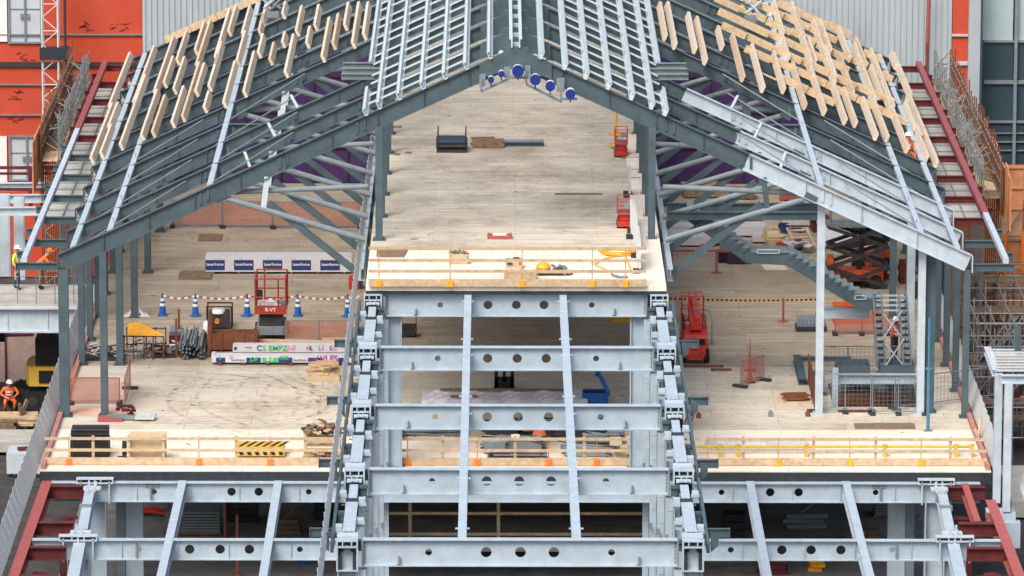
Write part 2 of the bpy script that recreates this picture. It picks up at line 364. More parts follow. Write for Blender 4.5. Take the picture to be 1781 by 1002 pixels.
# right orange strip and grey pilaster
m = MB(); a = inv(1655, 100, Y=YB); b = inv(1683, 100, Y=YB); m.box(((a.x+b.x)/2+.02, YB+.3, 5.5), (b.x-a.x-.02, .3, 20)); part(bld, 'orange_strip', m, M['orange'])
m = MB()
for py in (62, 111, 168): m.box(((a.x+b.x)/2, YB+.1, zz(py, YB, 1668)), (b.x-a.x, .12, .09 if py != 111 else .16))
part(bld, 'strip_seam', m, M['pale'])
m = MB(); a = inv(1683, 100, Y=YB); b = inv(1703, 100, Y=YB); m.box(((a.x+b.x)/2+.01, YB+.1, 5.5), (b.x-a.x, .8, 20)); part(bld, 'grey_pilaster', m, M['grey_p'])
# glass building
gb = thing('glass_building', 'office building with blue grey glass curtain wall at the far right', 'building', (26, 50, -4.6))
YG = 49.4; a = inv(1703, 200, Y=YG)
zs = [(12-60, 71), (71, 143), (143, 212), (212, 247), (247, 290)]
m = MB(); m.box((a.x+4, YG+.5, 3), (8, .4, 18)); part(gb, 'back_wall', m, M['bolt'])
for k, (ya, yb) in enumerate(zs):
    for (xa, xb) in ((1706, 1762), (1767, 1830)):
        p, q = inv(xa, ya, Y=YG), inv(xb, yb, Y=YG)
        w = MB(); w.box(((p.x+q.x)/2, YG+.1, (p.z+q.z)/2), (q.x-p.x-.02, .05, p.z-q.z-.04)); part(gb, 'glass_pane', w, M['glass_l'] if k == 0 else M['glass'])
m = MB()
for px in (1703.5, 1764.5): c = inv(px, 200, Y=YG-.1); m.box((c.x, YG-.05, 3), (.14, .3, 18))
part(gb, 'mullion', m, M['mid'])
m = MB()
for py, h in ((72, .1), (143, .16), (212, .1), (232, .04), (247, .05), (262, .04)): c = inv(1760, py, Y=YG); m.box((c.x+2, YG+.02, c.z), (6.5, .12, h))
part(gb, 'transom', m, M['mid'])
# purple inner walls under the roof, one each side of the upper deck
for s, nm in ((-1, 'left'), (1, 'right')):
    t_ = thing('purple_wall', f'purple membrane wall at the back of the {nm} lower deck', 'wall', (s*10.5, 47.6, 0))
    m = MB(); m.box((s*10.4, 47.7, 2.95), (10.2, .12, 5.9)); part(t_, 'membrane', m, M['purple'])
    m = MB()
    for i in range(7): m.box((s*(5.8+i*1.5), 47.58, 2.95), (.07, .08, 5.9))
    for z in (1.6, 3.2, 4.8): m.box((s*10.4, 47.585, z), (10.2, .06, .05))
    part(t_, 'stud', m, M['charcoal'])

# ------------------------------------------------------------------ roof frames
SIDE = {-1: 'left', 1: 'right'}
for j in range(11):
    Y = 4.5*j
    fr = thing('roof_frame', f'dark steel pitched roof frame, {ORD[j]} from the front' + (', with blue pipe caps under its peak' if j == 0 else ''), 'roof frame', (0, Y, 6), 0, 'steel roof frames')
    H = .64 if j == 0 else .5
    for s in (-1, 1):
        xs = (0, 16.62); split = None
        if s == 1 and j < 3: split = (8.5, 8.35, 6.5)[j]
        def raf(xa, xb, mt):
            m = MB(); P, Q = Vector((s*xa, Y, zr(xa))), Vector((s*xb, Y, zr(xb)))
            m.ib(P, Q, .26, H, .03, .03)
            n = int((xb-xa)/1.65)
            for i in range(1, n):
                x = xa+(xb-xa)*i/n
                m.bar((s*x, Y, zr(x)-.05), (s*x, Y, zr(x)-H-.02), .2, .02, up=(1, 0, 0))
            # bolted splice plates
            for x in (5.6, 8.4, 11.3):
                if xa < x < xb:
                    for dx in (-.14, .14): m.bar((s*(x+dx), Y-.02, zr(x+dx)-.12), (s*(x+dx), Y-.02, zr(x+dx)-H+.1), .09, .09, up=(1, 0, 0))
            return part(fr, 'rafter', m, mt)
        if split: raf(.0, split, M['dark']); o = raf(split, 16.62, M['pale']); o['label'] = 'lower length of the right rafter in pale primer'
        elif j == 3:
            raf(0, 5.45, M['dark']); o = raf(11.1, 16.62, M['dark']); o['label'] = 'short rafter length that stops at a level trimmer'
            m = MB(); m.ib((s*11.25, Y, zr(11.2)), (s*9.3, Y, zr(11.2)), .26, .5); part(fr, 'level_trimmer', m, M['dark'])
        else: raf(0, 16.62, M['dark'])
        # eave end plate
        m = MB(); m.box((s*16.63, Y, zr(16.62)-.34), (.04, .3, .62)); part(fr, 'end_plate', m, M['pale'] if split else M['dark'])
        # arms to the upper deck: sloping strut, hanger, dark diagonal, tie
        if j < 8:
            m = MB(); m.tube((s*10.5, Y, 8.1), (s*5.45, Y, 6.58), .11, 10); part(fr, 'sloping_strut', m, M['mid'])
            m = MB(); m.bar((s*10.5, Y, 8.25), (s*10.9, Y, 8.05), .22, .3); part(fr, 'gusset', m, M['dark'])
            m = MB(); m.bar((s*9.0, Y, zr(9)-H), (s*9.15, Y, 7.72), .2, .14, up=(0, 1, 0)); part(fr, 'hanger', m, M['purl'] if s < 0 else M['dark'])
            m = MB(); m.bar((s*8.95, Y+.1, 7.9), (s*5.75, Y+.1, 5.35), .2, .24); part(fr, 'diagonal', m, M['dark'])
            if j % 2 == 0:
                m = MB(); m.tube((s*10.4, Y+.25, 8.28), (s*5.35, Y+.25, 8.5), .1, 10); part(fr, 'tie', m, M['mid'])
    # apex plates
    m = MB(); m.prism([(-1.3, Y-.17, RZ-.62), (0, Y-.17, RZ-.02), (1.3, Y-.17, RZ-.62), (1.3, Y-.17, RZ-1.15), (0, Y-.17, RZ-.72), (-1.3, Y-.17, RZ-1.15)], (0, .05, 0))
    m.bar((-.45, Y, RZ-.17), (.45, Y, RZ-.17), .3, .34); part(fr, 'apex_plate', m, M['dark'])
    if j == 0:    # brackets and capped blue pipes under the peak
        br = MB()
        def P2(px, py): return inv(px, py, Y=-.25)
        def zline(pts, w=.07):
            q = [P2(*p) for p in pts]
            for a, b in zip(q, q[1:]): br.bar(a, b, .08, w, up=(0, 1, 0))
        zline([(837, 135), (837, 159), (890, 135), (914, 135), (916, 147), (976, 177), (976, 155)], .1); zline([(914, 135), (916, 122)], .1); zline([(978, 172), (1004, 172)])
        for (px, py, w, h) in ((839, 140, .22, .45), (882, 126, .22, .4), (918, 126, .2, .5), (975, 148, .28, .5)):
            c = P2(px, py); br.box((c.x, -.2, c.z), (w, .06, h))
        part(fr, 'pipe_bracket', br, M['mid'])
        for px, py, rr in ((854, 137, .105), (872, 127, .105), (901, 122, .2), (931, 137, .18), (957, 148, .165), (992, 162, .165)):
            c = P2(px, py); w = MB(); w.tube((c.x, -.5, c.z), (c.x, 5, c.z+.0), rr*1.02, 18, mi=0)
            pp = part(fr, 'pipe', w, M['white'])
            w = MB(); w.tube((c.x, -.56, c.z), (c.x, -.42, c.z), rr*1.08, 18); w.box((c.x, -.5, c.z-rr-.06), (.05, .06, .14)); part(pp, 'blue_cap', w, M['bluedeep'])

# ------------------------------------------------------------------ columns under the roof
def column(X, Y, z0, z1, mt, label, grp, w=.34, d=.34, foot=True):
    t = thing('steel_column', label, 'column', (X, Y, z0), 0, grp)
    m = MB(); h = z1-z0
    for sy in (-1, 1): m.box((X, Y+sy*d/2, z0+h/2), (w, .03, h))
    m.box((X, Y, z0+h/2), (.03, d-.03, h)); part(t, 'shaft', m, mt)
    if foot:
        m = MB(); m.box((X, Y, z0+.015), (w+.2, d+.2, .03))
        for sx in (-1, 1):
            for sy in (-1, 1): m.tube((X+sx*(w/2+.04), Y+sy*(d/2+.04), z0+.03), (X+sx*(w/2+.04), Y+sy*(d/2+.04), z0+.09), .02, 6)
        part(t, 'base_plate', m, mt)
    return t
for s in (-1, 1):
    for k in range(11):
        if s < 0 and k in (1,): continue
        column(s*16.45, 4.5*k, 0, zr(16.45)-.62, M['dark'], f'dark steel column on the {SIDE[s]} deck edge, {ORD[k if s > 0 else (k if k == 0 else k-1)]} from the front', 'columns along the deck edges', .36 if (k == 0 and s < 0) else .23, .3)
    for k in range(6):
        Y = 9*k
        if s > 0 and k == 0:
            column(14.85, .5, 0, zr(14.85)-.62, M['pale'], 'pale grey column right of the stair pit', 'inner columns', .26, .3)
            column(15.2, .85, 0, zr(15.2)-.62, M['dark'], 'dark slate column just behind the pale column right of the stair pit', 'inner columns', .34, .3)
            column(11.14, .5, 0, zr(11.14)-.62, M['pale'], 'tall pale column beside the left corner of the stair pit', 'inner columns', .27, .3)
            column(14.9, 6.8, 0, zr(14.9)-.62, M['pale'], 'pale column behind the stair tower', 'inner columns', .28, .28)
            continue
        column(s*15.0, Y, 0, zr(15)-.62, M['dark'], f'dark inner steel column on the {SIDE[s]} lower deck, {ORD[k]} from the front', 'inner columns', .26, .3)
    for k in range(11):
        column(s*4.95, 4.5*k, UZ, zr(4.95)-.62, M['dark'], f'slate steel column on the {SIDE[s]} edge of the upper deck, {ORD[k]} from the front', 'columns on the upper deck', .26, .3)
        if 0 < k: column(s*5.35, 4.5*k, 0, UZ-.5, M['dark'], f'dark column under the {SIDE[s]} edge of the upper deck, {ORD[k-1]} from the front', 'columns under the upper deck', .4, .4)
    # edge beams in pale primer along the upper deck
    m = MB(); m.ib((s*5.55, -3, 6.1), (s*5.55, 47, 6.1), .2, .45)
    single('edge_beam', m, M['light'], f'long pale beam along the {SIDE[s]} edge under the upper deck', 'beam', 'edge beams')

# outriggers with the eave rail
for s in (-1, 1):
    yb = 27.5 if s < 0 else 9
    for k in range(11):
        red = (k*4.5 > yb-1); mt = M['red_ox'] if red else M['dark']
        m = MB(); m.ib((s*16.66, 4.5*k, 5.72), (s*18.15, 4.5*k, 5.72), .16, .27)
        m.box((s*18.16, 4.5*k, 5.585), (.03, .2, .3))
        single('eave_outrigger', m, mt, f'{"red" if red else "slate"} steel stub beam off the {SIDE[s]} eave, {ORD[k]} from the front', 'stub beam', 'eave stub beams')
        if k < 10:
            m = MB(); m.ib((s*17.95, 4.5*k+2.25, 5.7), (s*18.3, 4.5*k+2.25, 5.7), .16, .27)
            single('outrigger_stub', m, mt, f'short {"red" if red else "slate"} bracket outside the {SIDE[s]} eave rail, {ORD[k]} from the front', 'bracket', 'eave brackets')
    m = MB(); m.bar((s*17.85, -.1, 5.84), (s*17.85, yb, 5.84), .2, .2); m2 = MB(); m2.bar((s*17.85, yb+.01, 5.84), (s*17.85, 45, 5.84), .24, .2)
    t = thing('eave_rail', f'long {SIDE[s]} eave rail, pale at the front and red further back', 'rail', (s*17.85, 0, 5.7), 0, 'eave rails')
    part(t, 'pale_length', m, M['pale']); part(t, 'red_length', m2, mat('rail_red_'+SIDE[s], (.27, .075, .08), .6))
# long ties lying between the rafters
for s in (-1, 1):
    for x, nm in ((16.1, 'nearest the eave'), (14.75, 'second up from the eave'), (11.1, 'highest of the three')):
        m = MB()
        for k in range(10):
            m.bar((s*x, 4.5*k+.15, zr(x)-.06), (s*x, 4.5*k+4.35, zr(x)-.06), .2, .16)
        single('roof_tie', m, M['light'], f'pale steel tie between the {SIDE[s]} rafters, {nm}', 'tie', 'roof ties')
    # thin bracing rods
    for k in range(4):
        for (xa, xb) in ((15.9, 12.2), (11.9, 8.2)):
            m = MB(); m.tube((s*xa, 4.5*k+.2, zr(xa)-.12), (s*xb, 4.5*k+4.3, zr(xb)-.12), .028, 6); m.tube((s*(xa-1.2), 4.5*k+1.6, zr(xa-1.2)-.12), (s*(xa-1.2), 4.5*k+1.6, zr(xa-1.2)+.15), .016, 5)
            single('bracing_rod', m, M['mid'], f'thin pale bracing rod in the {ORD[k]} {SIDE[s]} roof bay, {"near the eave" if xa > 15 else "halfway up the slope"}', 'bracing rod', 'roof bracing rods')
    for k, (xa, xb) in enumerate(((10.0, 9.5), (9.3, 8.7), (8.6, 8.0))):
        m = MB(); m.bar((s*xa, 4.5*(k+1)-.2, zr(xa)-.05), (s*xb, 4.5*k+.2, zr(xb)-.5), .1, .07)
        single('raking_strut', m, M['purl'], f'short pale raking strut between {ORD[k]} and {ORD[k+1]} {SIDE[s]} rafters', 'strut', 'raking struts')

# ------------------------------------------------------------------ nave purlins and bridging
PXs = [.92, 1.78, 2.55, 3.36, 4.2, 4.93]
SL = math.atan(K)
def purlin(X, y0, y1, label, h=.28):
    s = 1 if X > 0 else -1
    t = thing('steel_purlin', label, 'purlin', (X, y0, zr(X)), 0, 'pale steel purlins on the middle roof')
    m = MB(); B = Vector((X, 0, zr(X)+.01)); NV = Vector((s*math.sin(SL), 0, math.cos(SL))); TV = Vector((s*math.cos(SL), 0, -math.sin(SL)))
    def cb(u, v, dims, y, L): c = B+TV*u+NV*v; m.box((c.x, y, c.z), (dims[0], L, dims[1]), ry=s*SL)
    cb(0, h/2, (.03, h), (y0+y1)/2, y1-y0); cb(-.05, h-.012, (.12, .024), (y0+y1)/2, y1-y0-.002); cb(-.05, .012, (.13, .024), (y0+y1)/2, y1-y0-.002)
    part(t, 'channel', m, M['purl'])
    m = MB(); y = y0+.25; cb(-.022, h*.5, (.014, h*.25), (y0+y1)/2, y1-y0-.1)
    while y < y1-.2:
        cb(-.06, h*.5, (.09, h*.55), y, .04); y += .56
    part(t, 'cleat_row', m, M['purl'])
for s in (-1, 1):
    for i, x in enumerate(PXs):
        purlin(s*x, -.25, 46, f'long pale steel purlin on the {SIDE[s]} side of the middle roof, {ORD[i]} from the ridge')
    purlin(s*5.42, -.35, 4.6, f'short pale steel purlin overhanging the front {SIDE[s]} corner of the middle roof')
    purlin(s*5.42, 10.5, 46, f'outermost long pale steel purlin at the {SIDE[s]} edge of the middle roof')
    for k in range(20):
        y = 1.0+(k//2)*4.5+(k % 2)*1.9
        if y > 45: continue
        m = MB(); m.bar((s*1.8, y, zr(1.8)+.2), (s*5.35, y, zr(5.35)+.2), .16, .05)
        single('bridging_bar', m, M['purl'], f'thin pale bridging bar across the {SIDE[s]} purlins of the middle roof, {ORD[k]} from the front', 'bridging bar', 'bridging bars')
    for k in range(3):
        m = MB(); z = 9.9
        y = 7.5+k*1.3
        m.ib((s*5.0, y, zr(5)+.1), (s*6.5, y, zr(5)+.1), .2, .22)
        single('edge_stub', m, M['mid'], f'grey stub beam at the {SIDE[s]} edge of the middle roof, {ORD[k]} from the front', 'stub beam', 'roof edge stub beams')
t = thing('ridge_purlin', 'twin pale steel purlins along the ridge of the middle roof', 'purlin', (0, 0, RZ))
for s in (-1, 1):
    m = MB(); m.box((s*.14, 22, RZ+.16), (.05, 44.4, .3)); m.box((s*.17, 22, RZ+.32), (.12, 44.4, .025)); part(t, 'channel', m, M['purl'])
m = MB()
for k in range(20): m.box((0, .3+k*2.25, RZ+.05), (.22, .16, .14))
part(t, 'spacer', m, M['pale'])
# ------------------------------------------------------------------ timber purlins on the side roofs
TB = [  # bottom px, bottom py, top px, top py
 (163, 282, 234, 88), (180, 273, 217, 173), (214, 258, 283, 73), (251, 241, 312, 59), (270, 236, 288, 165), (304, 219, 322, 149), (322, 209, 377, 31), (307, 161, 326, 97), (360, 193, 369, 156),
 (368, 156, 410, 10), (312, 110, 327, 53), (344, 93, 360, 36), (394, 185, 412, 105), (417, 112, 440, 8), (429, 166, 446, 88), (501, 132, 515, 58), (538, 81, 544, 44), (565, 105, 576, 29), (584, 83, 593, 22),
 (618, 81, 628, 2), (637, 66, 645, 2), (474, 110, 479, 73), (454, 98, 462, 58), (496, 80, 500, 54), (460, 44, 470, 4), (496, 30, 503, 0), (402, 60, 416, 6), (520, 60, 530, 8), (552, 50, 560, 6), (604, 50, 612, 2), (345, 165, 360, 108), (378, 120, 392, 70), (455, 60, 464, 22), (290, 150, 306, 96), (238, 190, 258, 128)]
TBR = [(1154, 68, 1144, 2), (1171, 83, 1159, 2), (1206, 90, 1194, 20), (1224, 110, 1212, 29), (1253, 85, 1246, 44), (1289, 139, 1274, 58), (1324, 158, 1306, 75), (1360, 160, 1341, 88), (1397, 188, 1373, 105),
 (1368, 105, 1345, 0), (1431, 198, 1376, 2), (1467, 214, 1411, 32), (1441, 92, 1424, 32), (1475, 105, 1457, 45), (1480, 166, 1458, 92), (1485, 219, 1462, 149), (1540, 244, 1477, 71), (1521, 241, 1495, 166), (1575, 263, 1505, 80), (1609, 278, 1568, 173), (1626, 288, 1550, 90), (1556, 118, 1535, 82), (1395, 70, 1378, 18), (1450, 140, 1430, 78), (1503, 118, 1484, 62), (1530, 170, 1512, 112), (1590, 225, 1572, 172), (1545, 190, 1530, 140), (1415, 110, 1402, 62)]
LV2 = mat('creamy_laminated_timber', (.7, .61, .5), .7, 0, .12, 3, (.5, .38, .25), .45, 1.2, (3, .5, 3)); LV3 = mat('tan_laminated_timber', (.6, .48, .34), .7, 0, .16, 3, (.4, .28, .17), .5, 1.2, (3, .5, 3))
for s, L_ in ((-1, TB), (1, TBR)):
    items = []
    for (xa, ya, xb, yb) in L_:
        a, b = on_roof(xa, ya, .1), on_roof(xb, yb, .3)
        items.append(((a.x*1.0), a.y, b.y))
    items.sort(key=lambda q: -abs(q[0]))
    for i, (X, y0, y1) in enumerate(items):
        m = MB(); w, h = .115, .3; yaw = random.uniform(-.006, .006); 
        L = y1-y0; NV = Vector((s*math.sin(SL), 0, math.cos(SL))); c = Vector((X, (y0+y1)/2, zr(X)+.015))+NV*(h/2)
        n = max(1, round(L/7))
        if n > 1 and L > 12:
            cut = y0+L*random.uniform(.35, .6)
            m.box((c.x, (y0+cut)/2+.15, c.z), (w, cut-y0+.3, h), ry=s*SL); c2 = c+Vector((s*math.cos(SL), 0, -math.sin(SL)))*(w+.004); m.box((c2.x, (cut+y1)/2, c2.z), (w, y1-cut, h), ry=s*SL)
        else: m.box(c, (w, L, h), ry=s*SL)
        kind = 'short' if L < 6.5 else ('medium' if L < 10 else 'long')
        single('timber_purlin', m, (M['lvl'], M['lvl'], LV2, LV3)[i % 4 if i % 3 else 0], f'{kind} pale timber purlin on the {SIDE[s]} roof slope, {ORD[i]} up from the eave', 'timber purlin', f'timber purlins on the {SIDE[s]} roof')
# honey coloured noggings between the right hand timbers, rows climbing the slope
k = 0
for r, (Y, xa, xb) in enumerate(((22.0, 9.6, 15.9), (26, 9.4, 16.0), (29.8, 8.6, 15.8), (33.6, 8.6, 15.6), (37.4, 8.6, 16.2), (41.5, 8.4, 16.0), (45.3, 8.4, 15.2))):
    t = thing('nogging_row', f'row of honey timber noggings between the right roof timbers, {ORD[r]} row from the front', 'noggings', (12, Y, zr(12)), 0, 'nogging rows')
    x = xa
    while x < xb-.4:
        x2 = min(x+random.uniform(1.0, 1.25), xb)
        if random.random() > (.1 if r else .4):
            m = MB(); yy = Y+random.uniform(-.3, .3); m.bar((x, yy, zr(x)+.2), (x2-.02, yy, zr(x2)+.2), .1, .3); part(t, 'nogging', m, M['lvl_b'])
        x = x2
    m = MB(); m.bar((xa, Y, zr(xa)+.03), (xa+.9, Y, zr(xa+.9)+.03), .3, .04); part(t, 'packer', m, M['lvl_b'])
for s in (-1,):
    m = MB(); Y = 44.6
    for x in np.arange(7.2, 15.2, 1.15): m.bar((s*x, Y, zr(x)+.2), (s*(x+1.1), Y, zr(x+1.1)+.2), .1, .3)
    single('nogging_board', m, M['lvl_b'], 'honey timber edge board across the back of the left roof slope', 'edge board')
# platform with blue white harness gear among timbers
for s, px in ((-1, 475), (1, 1305)):
    p = on_roof(px, 22 if s < 0 else 30, .3)
    m = MB(); m.base((p.x, p.y, p.z-.2), (.5, .4, .25), mi=1)
    for k in range(7): m.tube(p+Vector((random.uniform(-.4, .4), random.uniform(-.3, .3), .2)), p+Vector((random.uniform(-.5, .5), random.uniform(-.3, .3), .7)), .06, 6, mi=random.choice((0, 1)))
    single('rigging_bundle', m, [M['pale'], M['mid']], f'bundle of pale rigging gear lying on the {SIDE[s]} roof timbers', 'rigging', 'rigging bundles')

# ------------------------------------------------------------------ front steel grid, upper level
YS = [-8.35-8.97*i for i in range(5)]
ZB = 6.27
HX = [(-2.65, .1), (-.98, .155), (0.01, .155), (.98, .155), (2.65, .1)]
for i, Y in enumerate(YS):
    t = thing('floor_beam', f'deep pale blue grey upper floor beam with five round holes, {ORD[i]} row from the back', 'floor beam', (0, Y, ZB-.8), 0, 'upper floor beams')
    m = MB(); W_ = 4.55; h = .8
    m.box((0, Y, ZB-.015), (2*W_, .3, .03)); m.box((0, Y, ZB-h+.015), (2*W_, .3, .03))
    m.web(-W_, W_, ZB-h+.03, ZB-.03, Y, .03, [(x+(.0 if i else 0), r) for x, r in HX]); part(t, 'girder', m, M['light'])
    m = MB()
    for x in (-3.5, 3.45): m.box((x, Y-.09, ZB-h+.16), (.05, .1, .26)); m.box((x, Y-.1, ZB-h+.05), (.14, .08, .03))
    part(t, 'lug', m, M['mid'])
    m = MB()
    for s in (-1, 1):
        m.box((s*(W_+.02), Y-.03, ZB-h/2), (.04, .34, h))
        for k in range(6): m.tube((s*(W_-.06), Y-.06, ZB-.12-k*.11), (s*(W_-.06), Y-.02, ZB-.12-k*.11), .025, 6)
    part(t, 'end_plate', m, M['mid'])
for X, nm in ((-1.68, 'left'), (1.64, 'right')):
    t = thing('secondary_beam', f'pale secondary beam running front to back over the upper floor beams, {nm} one of two', 'secondary beam', (X, YS[-1], ZB-.5), 0, 'secondary beams of the upper floor')
    m = MB(); m.ib((X, YS[-1]+.16, ZB+.012), (X, YS[0]+.4, ZB+.012), .25, .5); part(t, 'girder', m, M['light'])
    m = MB()
    for i in range(4):
        for dy in (-1.2, -7.6): m.box((X, YS[i]+dy, ZB-.03), (.42, .1, .03))
    part(t, 'cleat', m, M['light'])
# wall columns with box heads, tie beams between them
for s in (-1, 1):
    for i, Y in enumerate(YS):
        X = s*5.0
        t = thing('wall_column', f'broad pale column with a bolted box head at the {SIDE[s]} end of the {ORD[i]} upper floor beam from the back', 'column', (X, Y, -4.5), 0, 'wall columns of the front grid')
        m = MB(); z0, z1 = -4.5, ZB-.9; w = .58
        for sx in (-1, 1): m.box((X+sx*(w/2-.02), Y, (z0+z1)/2), (.04, .5, z1-z0))
        m.box((X, Y, (z0+z1)/2), (w-.1, .03, z1-z0)); m.box((X-s*.42, Y+.05, (z0+z1)/2), (.22, .3, z1-z0))
        part(t, 'shaft', m, M['light'])
        m = MB(); zc = ZB-.42; h = .92; yf = Y-.28
        m.box((X, Y, zc), (w+.02, .3, h))                      # head body
        for sx in (-1, 1): m.box((X+sx*w/2, yf, zc), (.05, .3, h))
        for dz in (h/2-.02, h/2-.2, -h/2+.02): m.box((X, yf+.004, zc+dz), (w-.06, .3, .04))
        for dx in (-.13, .13): m.box((X+dx, yf, zc+h/2-.11), (.035, .28, .13))
        part(t, 'box_head', m, M['light'])
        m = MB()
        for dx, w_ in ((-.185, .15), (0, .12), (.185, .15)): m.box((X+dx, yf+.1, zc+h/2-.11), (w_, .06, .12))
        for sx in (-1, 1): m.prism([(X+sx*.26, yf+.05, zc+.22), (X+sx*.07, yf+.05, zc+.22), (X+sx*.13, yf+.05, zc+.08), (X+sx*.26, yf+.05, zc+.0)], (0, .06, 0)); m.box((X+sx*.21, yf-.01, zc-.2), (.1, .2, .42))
        part(t, 'recess_shade', m, M['bolt'])  # near-black blocks stand in for the shade inside the head's open cells
        m = MB()
        for k in range(11): m.tube((X-s*(w/2), Y-.3, z0+1+.85*k), (X-s*(w/2+.17), Y-.3, z0+1+.85*k), .012, 5); m.box((X+s*(w/2+.06), Y-.3, z0+1.2+.85*k), (.1, .04, .04))
        for k in range(3): m.box((X-s*(w/2+.2), Y-.27, z1-1.2-2*k), (.1, .06, .2))
        part(t, 'rung', m, M['mid'])
    for i in range(4):
        Ya, Yb = YS[i]-.3, YS[i+1]+.3; X = s*5.0; ym = Ya-2.9
        t = thing('tie_beam', f'pale tie beam with a dark splice between {ORD[i]} and {ORD[i+1]} {SIDE[s]} wall columns from the back', 'tie beam', (X, ym, 5.6), 0, 'tie beams of the front grid')
        m = MB(); m.ib((X, Ya, ZB-.28), (X, ym, ZB-.28), .26, .45); part(t, 'girder', m, M['light'])
        m = MB(); m.ib((X, ym-.35, ZB-.2), (X, Yb, ZB-.12), .36, .45); part(t, 'splice_girder', m, M['light'])
        m = MB(); m.box((X, ym-.17, ZB-.42), (.38, .34, .5)); part(t, 'splice', m, M['bolt'])
        m = MB()
        m.box((X, Yb+.2, ZB-.02), (.6, .45, .05)); m.box((X, Ya-.3, ZB-.25), (.46, .3, .06))
        for yy, zb in ((Ya-.55, ZB-.25), (Yb+.9, ZB-.1)):
            for dx in (-.08, .08): m.box((X+dx, yy, zb+.08), (.04, .06, .2)); m.box((X, yy-.1, zb+.01), (.3, .05, .04))
        part(t, 'lifting_plate', m, M['pale'])
        for k in range(7):
            yy = Ya-.7-k*1.15; m = MB(); sd = s if k % 2 else -s; m.box((X+sd*.3, yy, ZB-.45+.08*(k % 3)), (.2, .3+.1*(k % 2), .3)); m.box((X+sd*.3, yy-.2, ZB-.3), (.26, .04, .1)); part(t, 'side_plate', m, M['dark'] if k % 3 == 0 else M['light'])
        m = MB(); m.bar((X+s*.46, Ya, ZB-.35), (X+s*.46, Yb, ZB-.35), .09, .3); part(t, 'outer_flange', m, M['dark'])
        m = MB(); m.ib((s*5.3, Yb+2.1, 6.0), (s*6.15, Yb+2.1, 6.0), .12, .26); m.box((s*6.16, Yb+2.1, 5.87), (.03, .18, .28))
        single('wall_outrigger', m, M['dark'], f'dark stub beam on the {SIDE[s]} front wall, {ORD[i]} from the back', 'stub beam', 'wall stub beams')
        m = MB(); m.prism([(s*5.55, Yb+.4, 6.3), (s*5.78, Yb+.4, 6.15), (s*5.78, Yb+.4, 5.9), (s*5.55, Yb+.4, 5.7)], (0, .12, 0))
        single('bracket_plate', m, M['dark'], f'grey bracket plate on the {SIDE[s]} wall of the front grid, {ORD[i]} from the back', 'bracket', 'wall bracket plates')
for s in (-1, 1):
    t = thing('wall_column', f'plain pale column inside the {SIDE[s]} wall under the front of the upper deck', 'column', (s*4.28, -8.1, 0), 0, 'wall columns of the front grid')
    m = MB(); m.base((s*4.3, -8.05, 0), (.5, .3, 5.45)); m.base((s*4.02, -8.1, 0), (.04, .5, 5.45)); part(t, 'shaft', m, M['light']); m = MB(); m.base((s*4.3, -8.05, 0), (.8, .6, .04)); part(t, 'base_plate', m, M['mid'])
